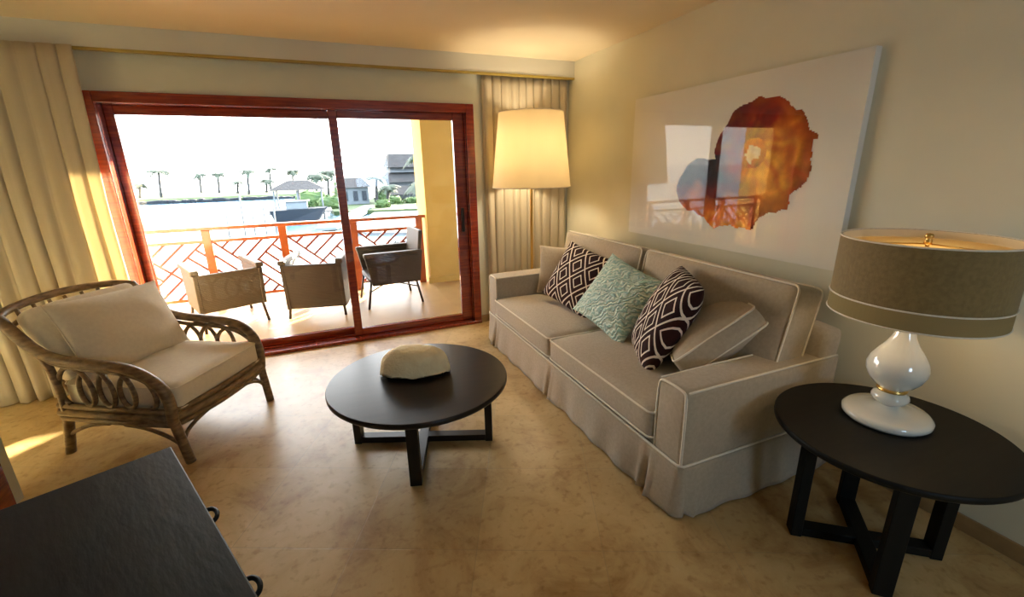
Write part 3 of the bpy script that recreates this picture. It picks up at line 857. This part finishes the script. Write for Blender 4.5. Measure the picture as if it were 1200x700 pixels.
def shell_col(y, z):
    dy, dz = -(y-CY), z-CZ      # dy grows to the right in the picture
    r = math.hypot(dy, dz); a = math.atan2(dz, dy)
    nn = noise.noise(Vector((y*7, z*7, 1))); n2 = noise.noise(Vector((y*22, z*22, 4)))
    maroon = (.13, .003, .002); red = (.42, .022, .004); orange = (.72, .16, .006); yellow = (.80, .36, .02); cream = (.80, .70, .50); navy = (.012, .010, .016)
    n3_ = noise.noise(Vector((y*13, z*13, 7)))
    ridge = .5+.5*math.sin(a*11 + r*26 + 6*nn + 2*n3_)
    if r < .045 + n2*.03: col = mixc(cream, (.75, .72, .68), .5+n2)
    elif r < .085: col = mixc(mixc(orange, maroon, .5+1.2*nn), red, abs(n3_)*1.5)
    else:
        t = .5+.5*math.cos(a-R(-25))
        col = mixc(maroon, red, t*1.6 + nn*.8)
        col = mixc(col, orange, (t-.42)*2.2 + nn*.8)
        col = mixc(col, yellow, max(0, t-.60)*2.0*(.3+.7*ridge) + n3_*.3)
        col = mixc(col, maroon, (1-ridge)*.55*(1.1-t*.7))
        ring = .5+.5*math.sin((r - .018*a)*62 + 3*nn)
        col = mixc(col, (.25, .02, .006), ring*.35)
        if r > .27: col = mixc(col, maroon, (r-.27)*9*(.4+ridge*.6))
    # lower lobe
    ly, lz = pic_yz(290, 440); qy, qz = -(y-ly), z-lz
    if z < CZ-.10 and (qy < .26):
        g = (z - (CZ-.10))/-.30
        base = mixc(navy, maroon, (g-.05)*3)
        col2 = mixc(base, orange, (g-.42)*1.8 + nn*.9)
        col2 = mixc(col2, yellow, (g-.55)*1.2*ridge)
        k = max(0, min(1, (-.16-dz)*14 + (.10-dy)*4))
        col = mixc(col, col2, k)
    if dy < -.16 and dz < .0: col = mixc(col, navy, min(1, (-.16-dy)*9)*max(0, min(1, 1-(-dz-.12)*9)))
    return col
g = MB(); cols = []
ys = [p[0] for p in poly]; zs = [p[1] for p in poly]; st = .0075
iy0, iz0 = min(ys), min(zs); ny = int((max(ys)-iy0)/st)+2; nz_ = int((max(zs)-iz0)/st)+2
vid = {}
def vtx(i, j):
    if (i, j) not in vid:
        vid[i, j] = len(g.v); y, z = iy0+i*st, iz0+j*st; g.v.append((PX+.0005, y, z)); cols.append(shell_col(y, z))
    return vid[i, j]
for i in range(ny):
    for j in range(nz_):
        if inside(iy0+(i+.5)*st, iz0+(j+.5)*st): g.f.append((vtx(i,j), vtx(i+1,j), vtx(i+1,j+1), vtx(i,j+1)))
so_ = g.build('shell_print', M['shell'], pic, off=po)
ca = so_.data.color_attributes.new('Col', 'FLOAT_COLOR', 'POINT')
for i, c in enumerate(cols): ca.data[i].color = (*c, 1)

# ================================================================== RATTAN ARMCHAIR (local +x forward)
AC = (-1.02, 3.167, 0)
ac = thing('armchair', 'rattan armchair with looped arms and cream cushions beside the left curtain', 'armchair', AC, R(-30))
prof = [(-.52, .835), (-.43, .735), (-.34, .650), (-.22, .605), (0, .590), (.17, .578), (.28, .535), (.35, .455), (.365, .36), (.350, .25)]
for s in (-1, 1):
    v = .36*s
    b = MB(); b.tube([(u, v*(1.04 if i < 7 else 1), z) for i, (u, z) in enumerate(prof)], .029, 12, smooth=3)
    b.build('arm_rail', M['rattan'], ac, smooth=True)
    b = MB(); b.tube([(-.50, v*1.0, .79), (-.41, v*1.0, .690), (-.33, v, .60), (-.30, v, .45), (-.31, v, .28)], .019, 10, smooth=2)
    b.tube([(u-.012, v*1.0, z-.042) for u, z in prof[2:9]], .014, 8, smooth=3)
    b.build('arm_lower_rail', M['rattan'], ac, smooth=True)
    b = MB()
    for z, r_ in ((.315, .017), (.275, .024), (.238, .017)):
        b.tube([(-.34, v, z+.01), (0, v, z), (.36, v, z)], r_, 10)
    b.build('side_rail', M['rattan'], ac, smooth=True)
    # overlapping rattan loops between arm and rail
    b = MB(); pts = []
    for q in range(97):
        t = -PI + 2*PI*4*q/96
        f_ = q/96
        top = .562 - .045*max(0, f_-.7)/.3; bot = .335; hh = (top-bot)/2; zc = (top+bot)/2
        pts.append((-.255 + .125*(t+PI)/(2*PI) + .084*math.sin(t), v + .010*math.sin(t)*s, zc - hh*math.cos(t+PI)))
    b.tube(pts, .0125, 8); b.build('arm_coil', M['rattan'], ac, smooth=True)
# legs
for (fu, fv, tu, tv, z1) in ((.385, -.345, .350, -.355, .27), (.385, .345, .350, .355, .27), (-.405, -.335, -.32, -.345, .27), (-.405, .335, -.32, .345, .27)):
    b = MB(); b.tube([(fu, fv, 0), ((fu+tu)/2, (fv+tv)/2, z1*.5), (tu, tv, z1)], .0255, 10, smooth=1); b.build('leg', M['rattan'], ac, smooth=True)
# front and back rails
b = MB()
for z, r_ in ((.315, .017), (.275, .026), (.235, .017)): b.tube([(.350, -.36, z), (.385, -.2, z-.002), (.395, 0, z-.003), (.385, .2, z-.002), (.350, .36, z)], r_, 10, smooth=2)
b.build('front_rail', M['rattan'], ac, smooth=True)
b = MB(); b.tube([(-.33, -.36, .285), (-.36, 0, .285), (-.33, .36, .285)], .022, 10, smooth=2); b.build('back_rail', M['rattan'], ac, smooth=True)
b = MB(); b.tube([(-.52, -.375, .835), (-.575, -.28, .862), (-.61, 0, .880), (-.575, .28, .862), (-.52, .375, .835)], .022, 10, smooth=3)
b.tube([(-.49, -.36, .775), (-.545, -.25, .80), (-.575, 0, .815), (-.545, .25, .80), (-.49, .36, .775)], .014, 8, smooth=3)
b.build('top_rail', M['rattan'], ac, smooth=True)
for k in range(7):
    v = -.27 + k*.09
    b = MB(); b.tube([(-.34, v, .29), (-.43, v, .50), (-.575+abs(v)*.12, v, .855)], .010, 8, smooth=2); b.build('back_spindle', M['rattan'], ac, smooth=True)
# curved braces under the seat
for s in (-1, 1):
    b = MB(); b.tube([(.365, .345*s, .12), (.36, .29*s, .18), (.375, .16*s, .222), (.38, .05*s, .226)], .011, 8, smooth=2)
    b.tube([(.35, .35*s, .12), (.28, .355*s, .17), (.16, .36*s, .215), (.05, .36*s, .225)], .011, 8, smooth=2)
    b.tube([(-.37, .34*s, .12), (-.28, .35*s, .17), (-.16, .36*s, .215), (-.05, .36*s, .225)], .011, 8, smooth=2)
    b.build('brace', M['rattan'], ac, smooth=True)
b = MB(); b.box((-.33, -.34, .285), (.36, .34, .305)); b.build('seat_deck', M['rattan'], ac)
c = (.03, 0, .380); size = (.70, .66, .15)
mb = MB(); mb.add(*rbox(c, size, .035, 12, (.01, .01, .022), .007, 21)); cu = mb.build('seat_cushion', M['cream'], ac, smooth=True)
p = MB()
for s in (-1, 1): rim(c, size, .033, 2, s, .004, mb=p)
p.build('piping', M['cream'], cu, smooth=True)
rot = Matrix.Rotation(R(-24), 3, 'Y')
c = (-.395, 0, .645); size = (.11, .62, .44)
mb = MB(); mb.add(*rbox(c, size, .035, 12, (.02, .01, .01), .008, 23, rot)); cu = mb.build('back_cushion', M['cream'], ac, smooth=True)
# loose pillow
ca_, sa_ = math.cos(R(-30)), math.sin(R(-30))
def loc2w(u, v, z): return (AC[0]+u*ca_-v*sa_, AC[1]+u*sa_+v*ca_, z)
def dir2w(u, v, z): return (u*ca_-v*sa_, u*sa_+v*ca_, z)
pillow('back_pillow', loc2w(-.225, .015, .655), dir2w(.88, 0, .40), (0, 0, 1), .66, .48, .20, M['cream'], 'cream pillow propped against the back of the rattan armchair', pipe=(.004, M['cream']), seed=9, wr=.009, pinch=.05, roll=-3)

# ================================================================== CONSOLE
e1 = R(-65.6)
corner = Vector((-.522, 1.499, 0)); CO = (corner.x, corner.y, 0)
cs = thing('console_table', 'black weathered wooden console in the near left corner of the view', 'cabinet', CO, e1)
# local +x runs along the long right edge towards the camera, local -y goes left
Lc, Wc, Hc = 1.25, .62, .75
b = MB(); b.box((0, -Wc, Hc-.03), (Lc, 0, Hc)); b.build('top', M['console'], cs, bevel=.004)
b = MB(); b.box((.02, -Wc+.02, .10), (Lc-.02, -.02, Hc-.03)); b.build('body', M['console'], cs, bevel=.004)
for x in (.03, Lc-.08):
    for y in (-Wc+.03, -.08):
        b = MB(); b.box((x, y, 0), (x+.05, y+.05, .10)); b.build('foot', M['console'], cs, bevel=.003)
for k in range(3):
    x0 = .035 + k*(Lc-.07)/3; x1 = x0 + (Lc-.07)/3 - .01
    b = MB(); b.box((x0, -.022, .50), (x1, -.004, .705)); dr = b.build('drawer', M['console'], cs, bevel=.004)
    xc = (x0+x1)/2 if k else .30
    b = MB(); b.tube([(xc-.03, -.004, .66), (xc-.03, .022, .665), (xc, .032, .667), (xc+.03, .022, .665), (xc+.03, -.004, .66)], .006, 8, smooth=2)
    b.build('handle', M['blackend'], dr, smooth=True)
    b = MB(); b.box((x0, -.022, .12), (x1, -.004, .49)); b.build('door', M['console'], cs, bevel=.004)

# ================================================================== OUTSIDE
b = MB(); b.box((-1500, 9, -5.2), (1500, 3000, -5)); struct(b.build('sea', M['sea']))
def palm(label, x, y, z0, z1, cr=2.2, lean=.4, group='palms on the breakwater', nf=13, seed=0):
    rnd = random.Random(seed)
    t = thing('palm_tree', label, 'tree', (x, y, z0), 0, group)
    h = z1-z0
    b = MB(); b.tube([(0, 0, 0), (lean*.3, 0, h*.4), (lean, 0, h)], [.34, .26, .22], 8, smooth=2); b.build('trunk', M['trunk'], t, smooth=True)
    b = MB()
    for k in range(nf):
        a = 2*PI*k/nf + rnd.uniform(-.2, .2); el = rnd.uniform(.1, 1.0); L_ = cr*rnd.uniform(.8, 1.15)
        pts = []
        for q in range(8):
            s = q/7; pts.append(Vector((lean + math.cos(a)*L_*s*math.cos(el*(1-s)), math.sin(a)*L_*s*math.cos(el*(1-s)), h + L_*(.5*math.sin(el)*s - .75*s*s*(1.15-el*.5)))))
        sd = Vector((-math.sin(a), math.cos(a), 0))
        for q in range(7):
            p0, p1 = pts[q], pts[q+1]; w = .42*cr*math.sin(PI*(q+.7)/8)
            for sg in (-1, 1):
                tip = (p0+p1)/2 + sd*sg*w + (p1-p0)*.9 + Vector((0, 0, -w*.45))
                b.add([p0, p1, tip], [(0, 1, 2)])
                tip2 = p0 + sd*sg*w*.9 + (p1-p0)*.5 + Vector((0, 0, -w*.55))
                b.add([p0, p0.lerp(p1, .5), tip2], [(0, 1, 2)])
    b.build('crown', M['palmleaf'], t, solid=.02)
    return t
def bush(name, label, x, y, z, sx, sy, sz, n=260, seed=0, group=None, m='leaf', cat='bush', leaf=.35):
    rnd = random.Random(seed); b = MB()
    for k in range(n):
        d = Vector((rnd.gauss(0, 1), rnd.gauss(0, 1), abs(rnd.gauss(0, 1)))); d.normalize(); rr = rnd.uniform(.55, 1.0)
        p = Vector((d.x*sx*rr, d.y*sy*rr, d.z*sz*rr)); s = leaf*rnd.uniform(.6, 1.3)
        u = Vector((rnd.gauss(0,1), rnd.gauss(0,1), rnd.gauss(0,1))).normalized()*s; w = u.cross(Vector((rnd.gauss(0,1), rnd.gauss(0,1), 1))).normalized()*s*.5
        b.add([p-u, p+w, p+u, p-w], [(0, 1, 2, 3)])
    # woody core so that the foliage reads as one mass
    b.add(*[[Vector(q) for q in MBs] if i == 0 else MBs for i, MBs in enumerate(rbox((0, 0, sz*.42), (sx*1.5, sy*1.5, sz*.85), min(sx, sy, sz)*.4, 5, (0, 0, 0), .25, seed))])
    o = b.build(name, M[m]); o.location = (x, y, z); tag(o, label, cat, group); return o

# breakwater with its row of palms
b = MB(); b.add([(-90, 126, -5), (-3, 130, -5), (-3, 152, -5), (-90, 156, -5), (-90, 128, -4.0), (-3, 132, -4.0), (-3, 150, -3.6), (-90, 154, -3.6)],
      [(0,1,5,4),(1,2,6,5),(2,3,7,6),(3,0,4,7),(4,5,6,7),(3,2,1,0)])
bw = b.build('breakwater', M['grass']); struct(bw)
b = MB()
rnd = random.Random(4)
for k in range(120):
    x = -88 + k*.72 + rnd.uniform(-.3, .3); y = 125.2 + (x+90)/87*4
    b.add(*rbox((x, y, -4.75 + rnd.uniform(-.15, .2)), (rnd.uniform(.9, 1.6), 1.6, rnd.uniform(.6, 1.0)), .2, 2, (0,0,0), .12, k))
o = b.build('rock_edge', M['rock']); o['kind'] = 'structure'
for k, (x, zt_, cr_) in enumerate(((-37.1, 2.4, 2.6), (-28.5, 1.4, 2.1), (-24.5, 1.5, 2.1), (-20.3, -.7, 1.9), (-17.7, 2.1, 2.2), (-12.4, 2.6, 2.1), (-6.9, 1.9, 2.4), (-13.5, -.4, 2.1), (-41.5, -.6, 1.8))):
    y_ = 136 + (k*7) % 4 * 5
    palm(['tallest palm, at the far left of the breakwater', 'second palm from the left, of a close pair with the next one', 'third palm from the left, right one of the close pair on the breakwater', 'short palm, fourth from the left on the breakwater', 'tall palm in the middle of the breakwater', 'tall palm leaning near the thatched pier hut', 'palm right behind the thatched pier hut', 'short palm just left of the pier hut', 'faint short palm nearest the left edge of the glass'][k], x*y_/140, y_, -3.9, zt_, cr_, .6, seed=k)

# mooring poles in the water
for k, (x, y, zt_) in enumerate(((-9.5, 55, -2.4), (-8.0, 55, -.6), (-7.2, 56, -1.9), (-6.1, 56, -1.7), (-5.1, 56, -2.1))):
    b = MB(); b.tube([(x, y, -5.6), (x+.12, y, zt_)], .085, 8)
    tag(b.build('mooring_pole', M['dockwood'], None, smooth=True),
        ['mooring pole farthest left in the water beyond the railing', 'tallest of the mooring poles, second from the left', 'third mooring pole from the left', 'fourth mooring pole from the left', 'mooring pole closest to the pier hut'][k], 'pole', 'mooring poles in the water')

# pier hut
ht = thing('pier_hut', 'open thatched hut standing over dark water at the end of the pier', 'hut', (-2.9, 72, -5)); ho = (-2.9, 72, -5)
b = MB(); b.add([(-6.6, 69, -.9), (.9, 69, -.9), (.9, 75, -.9), (-6.6, 75, -.9), (-4.2, 71.6, .35), (-1.5, 71.6, .35), (-1.5, 72.6, .35), (-4.2, 72.6, .35)],
   [(0,1,5,4),(1,2,6,5),(2,3,7,6),(3,0,4,7),(4,5,6,7),(3,2,1,0)]); b.build('roof', M['thatch'], ht, off=ho)
for x in (-5.9, -3.0, .1):
    for y in (69.5, 74.5):
        b = MB(); b.tube([(x, y, -5.3), (x, y, -.95)], .11, 8); b.build('post', M['stucco'], ht, off=ho)
b = MB(); b.box((-6.9, 68.6, -4.0), (1.2, 75.4, -3.8)); b.build('deck', M['dockwood'], ht, off=ho)
# boat moored under the hut
bt = thing('boat', 'dark hulled motor boat moored beside the pier hut', 'boat', (-3.0, 66, -5)); bo = (-3.0, 66, -5)
b = MB(); b.add([(-5.7, 64.8, -5.1), (-1.0, 64.8, -5.1), (-1.0, 67.2, -5.1), (-5.7, 67.2, -5.1), (-6.3, 64.3, -3.2), (.7, 66, -3.0), (.2, 67.4, -3.1), (-6.3, 67.6, -3.2), (.2, 64.6, -3.1)],
   [(0,1,8,4),(1,5,8),(1,2,6,5),(2,3,7,6),(3,0,4,7),(4,8,5,6,7),(3,2,1,0)]); b.build('hull', M['darkhull'], bt, off=bo)
b = MB(); b.box((-4.4, 65, -3.2), (-1.8, 67, -2.2)); b.build('cabin', M['stucco'], bt, bevel=.15, off=bo)
b = MB(); b.box((-4.7, 64.8, -2.2), (-1.5, 67.2, -2.1)); b.build('cabin_roof', M['stucco'], bt, off=bo)

# shore on the right
b = MB(); b.add([(1.5, 74, -5.3), (40, 66, -5.3), (60, 150, -5.3), (-1, 150, -5.3), (1.5, 74, -4.4), (40, 66, -4.4), (60, 150, -4.0), (-1, 150, -4.0)],
      [(0,1,5,4),(1,2,6,5),(2,3,7,6),(3,0,4,7),(4,5,6,7),(3,2,1,0)]); struct(b.build('shore', M['grass']))
b = MB(); b.add([(-1.0, 54, -4.5), (1.2, 54, -4.5), (8.2, 80, -4.1), (6.4, 80, -4.1), (-1.0, 54, -4.8), (1.2, 54, -4.8), (8.2, 80, -4.8), (6.4, 80, -4.8)],
      [(0,1,2,3),(4,5,6,7),(0,1,5,4),(1,2,6,5),(2,3,7,6),(3,0,4,7)]); o = b.build('pier_walkway', M['stucco']); tag(o, 'pale pier walkway running from the shore towards the hut', 'pier')
b = MB(); b.add([(2.0, 50, -4.7), (9, 46, -4.7), (16, 72, -4.7), (8, 76, -4.7), (2.0, 50, -5.2), (9, 46, -5.2), (16, 72, -5.2), (8, 76, -5.2)],
      [(0,1,2,3),(4,5,6,7),(0,1,5,4),(1,2,6,5),(2,3,7,6),(3,0,4,7)])
struct(b.build('quay', M['dockwood']))

# two tiered thatched house
hs = thing('thatched_house', 'large grey thatched house with tiered roof near the pillar', 'house', (16, 98, -4.2)); h0 = (16, 98, -4.2)
def frust(x0, x1, y0, y1, z0, x2, x3, y2, y3, z1):
    m = MB(); m.add([(x0,y0,z0),(x1,y0,z0),(x1,y1,z0),(x0,y1,z0),(x2,y2,z1),(x3,y2,z1),(x3,y3,z1),(x2,y3,z1)], [(0,1,5,4),(1,2,6,5),(2,3,7,6),(3,0,4,7),(4,5,6,7),(3,2,1,0)]); return m
frust(12.2, 24, 95, 106, -.9, 13.6, 23, 97.5, 103, 1.0).build('lower_roof', M['thatch'], hs, off=h0)
frust(13.0, 23.2, 96.5, 104, -4.3, 13.2, 23, 96.7, 103.8, -.9).build('wall', M['stucco'], hs, off=h0)
frust(13.6, 23.2, 96.5, 104, 1.0, 13.8, 23, 97.5, 103, 2.0).build('upper_wall', M['dockwood'], hs, off=h0)
frust(13.2, 23.6, 96, 104.5, 2.0, 13.9, 22.8, 98.5, 101.5, 4.7).build('upper_roof', M['thatch'], hs, off=h0)
frust(11.9, 19, 91.5, 95, -3.2, 12.6, 18.5, 94, 95.2, -1.6).build('porch_roof', M['thatch'], hs, off=h0)
for x in (12.3, 14.2, 16.2, 18.2):
    b = MB(); b.tube([(x, 91.8, -4.4), (x, 91.8, -3.15)], .12, 8); b.build('porch_post', M['stucco'], hs, off=h0)
for x in (14, 16.2, 18.6, 21):
    b = MB(); b.box((x, 96.44, -3.6), (x+1.1, 96.54, -1.7)); b.build('window', M['darkhull'], hs, off=h0)
# second lower house
h2 = thing('beach_house', 'low white house with grey thatched roof among the trees in the middle of the shore', 'house', (5, 88, -4.2)); h20 = (5, 88, -4.2)
frust(2.4, 8.6, 85.5, 92, -1.35, 3.6, 7.2, 88, 90, .25).build('roof', M['thatch'], h2, off=h20)
frust(3.0, 8.0, 86.2, 91.5, -4.3, 3.0, 8.0, 86.2, 91.5, -1.35).build('wall', M['stucco'], h2, off=h20)
for x in (3.6, 5.3, 6.8):
    b = MB(); b.box((x, 86.12, -3.7), (x+.8, 86.22, -2.0)); b.build('window', M['darkhull'], h2, off=h20)

for k, (x, y, zt_, cr_) in enumerate(((-.8, 100, .9, 2.4), (1.6, 111, 1.5, 2.6), (9.0, 84, .4, 2.2), (10.2, 79, -1.0, 1.8), (17.2, 86, 4.1, 2.8), (14.6, 75, -.6, 2.3))):
    palm(['palm left of the low beach house, just right of the door stile', 'palm rising behind the low beach house', 'palm between the two thatched houses, the taller', 'short palm in front of the gap between the houses', 'palm with its crown above the tiered roof by the pillar', 'palm in front of the tiered house, fronds across its roof'][k], x, y, -4.3, zt_, cr_, .4, 'palms on the shore', seed=20+k, nf=15)
for k, (x, y, sx, sy, sz, nm) in enumerate(((-1.6, 84, 3.0, 2.2, 3.2, 'bright green bushy tree behind the pier hut'), (1.2, 80, 2.2, 1.6, 2.2, 'green bush just right of the pier hut'), (10.2, 87, 1.3, 1.2, 2.3, 'green shrub beside the low beach house'),
        (12.0, 84, 1.7, 1.3, 1.5, 'dark low shrub in front of the tiered house, left'), (15.6, 84, 2.0, 1.3, 1.1, 'dark low shrub in front of the tiered house, right'), (4.6, 100, 2.6, 2.0, 4.6, 'wide tree crown behind the low beach house'), (9.2, 77, 1.4, 1.0, 1.4, 'small round shrub by the end of the pier walkway'))):
    bush('shrub' if sz < 3 else 'leafy_tree', nm, x, y, -4.35, sx, sy, sz, 240, k, 'greenery on the shore', cat='bush' if sz < 3 else 'tree')
# dark hedge just beyond the railing on the right
bush('hedge', 'dark clipped hedge below the right end of the balcony railing', 4.6, 31, -4.8, 3.6, .9, 1.75, 700, 31, None, 'rock', 'hedge', .16)

# ================================================================== LIGHT
w = bpy.data.worlds.new('sky'); SC.world = w; w.use_nodes = True
nt = w.node_tree; bg = nt.nodes['Background']
tc = nt.nodes.new('ShaderNodeTexCoord'); sp_ = nt.nodes.new('ShaderNodeSeparateXYZ'); nt.links.new(tc.outputs['Generated'], sp_.inputs[0])
rp = nt.nodes.new('ShaderNodeValToRGB'); nt.links.new(sp_.outputs['Z'], rp.inputs['Fac'])
e = rp.color_ramp.elements; e[0].position = 0; e[0].color = (1, .97, .91, 1); e[1].position = .6; e[1].color = (.86, .90, 1, 1)
# bluer on the side of the sky turned away from the sun
my = nt.nodes.new('ShaderNodeMapRange'); my.inputs['From Min'].default_value = .1; my.inputs['From Max'].default_value = -.5
nt.links.new(sp_.outputs['Y'], my.inputs['Value'])
mc = nt.nodes.new('ShaderNodeMix'); mc.data_type = 'RGBA'; nt.links.new(my.outputs[0], mc.inputs[0]); nt.links.new(rp.outputs[0], mc.inputs[6]); mc.inputs[7].default_value = (.55, .74, 1, 1)
nt.links.new(mc.outputs[2], bg.inputs['Color']); bg.inputs['Strength'].default_value = 5.5

s = bpy.data.lights.new('sun', 'SUN'); s.energy = 40; s.color = (1, .86, .62); s.angle = R(.8)
so = bpy.data.objects.new('sun', s); COL.objects.link(so)
d = Vector((-1.0, -1.13, -.37))     # travel direction of the sunlight
so.rotation_euler = d.to_track_quat('-Z', 'Y').to_euler()

# daylight portal in the door opening (guides sampling only)
pl = bpy.data.lights.new('door_portal', 'AREA'); pl.shape = 'RECTANGLE'; pl.size = 2.62; pl.size_y = 2.0; pl.cycles.is_portal = True
po_ = bpy.data.objects.new('door_portal', pl); COL.objects.link(po_); po_.location = (-.03, YW+.22, 1.03); po_.rotation_euler = (R(-90), 0, 0)

pl2 = bpy.data.lights.new('window_portal', 'AREA'); pl2.shape = 'RECTANGLE'; pl2.size = wx1-wx0; pl2.size_y = wz1-wz0; pl2.cycles.is_portal = True  # sampling portal for the added window behind the camera
pq = bpy.data.objects.new('window_portal', pl2); COL.objects.link(pq); pq.location = ((wx0+wx1)/2, -2.17, (wz0+wz1)/2); pq.rotation_euler = (R(90), 0, 0)
lamp_light('floor_lamp_bulb', (FL[0], FL[1], 1.68), 10, (1, .85, .62), .10)
lamp_light('table_lamp_bulb', (LP[0], LP[1], LP[2]+.60), .8, (1, .80, .52), .04)

# ================================================================== CAMERA
cam = bpy.data.cameras.new('camera'); co_ = bpy.data.objects.new('camera', cam); COL.objects.link(co_); SC.camera = co_
cam.sensor_width = 36; cam.sensor_fit = 'HORIZONTAL'; cam.lens = 521.2/1200*36; cam.clip_start = .02; cam.clip_end = 5000
ya, pi_, ro_ = .392, .287, -.020
cy_, sy_, cp_, sp2 = math.cos(ya), math.sin(ya), math.cos(pi_), math.sin(pi_)
fwd = Vector((sy_*cp_, cy_*cp_, -sp2)); rt = Vector((cy_, -sy_, 0)); up = rt.cross(fwd)
r2 = math.cos(ro_)*rt + math.sin(ro_)*up; u2 = -math.sin(ro_)*rt + math.cos(ro_)*up
mw = Matrix((r2, u2, -fwd)).transposed().to_4x4(); mw.translation = (0, 0, 1.55); co_.matrix_world = mw

vs = SC.view_settings; vs.view_transform = 'Standard'; vs.look = 'None'; vs.gamma = 1; vs.use_curve_mapping = False; vs.exposure = 1.36
SC.cycles.use_denoising = True; SC.cycles.max_bounces = 10; SC.cycles.diffuse_bounces = 5; SC.cycles.transparent_max_bounces = 12; SC.cycles.sample_clamp_indirect = 8
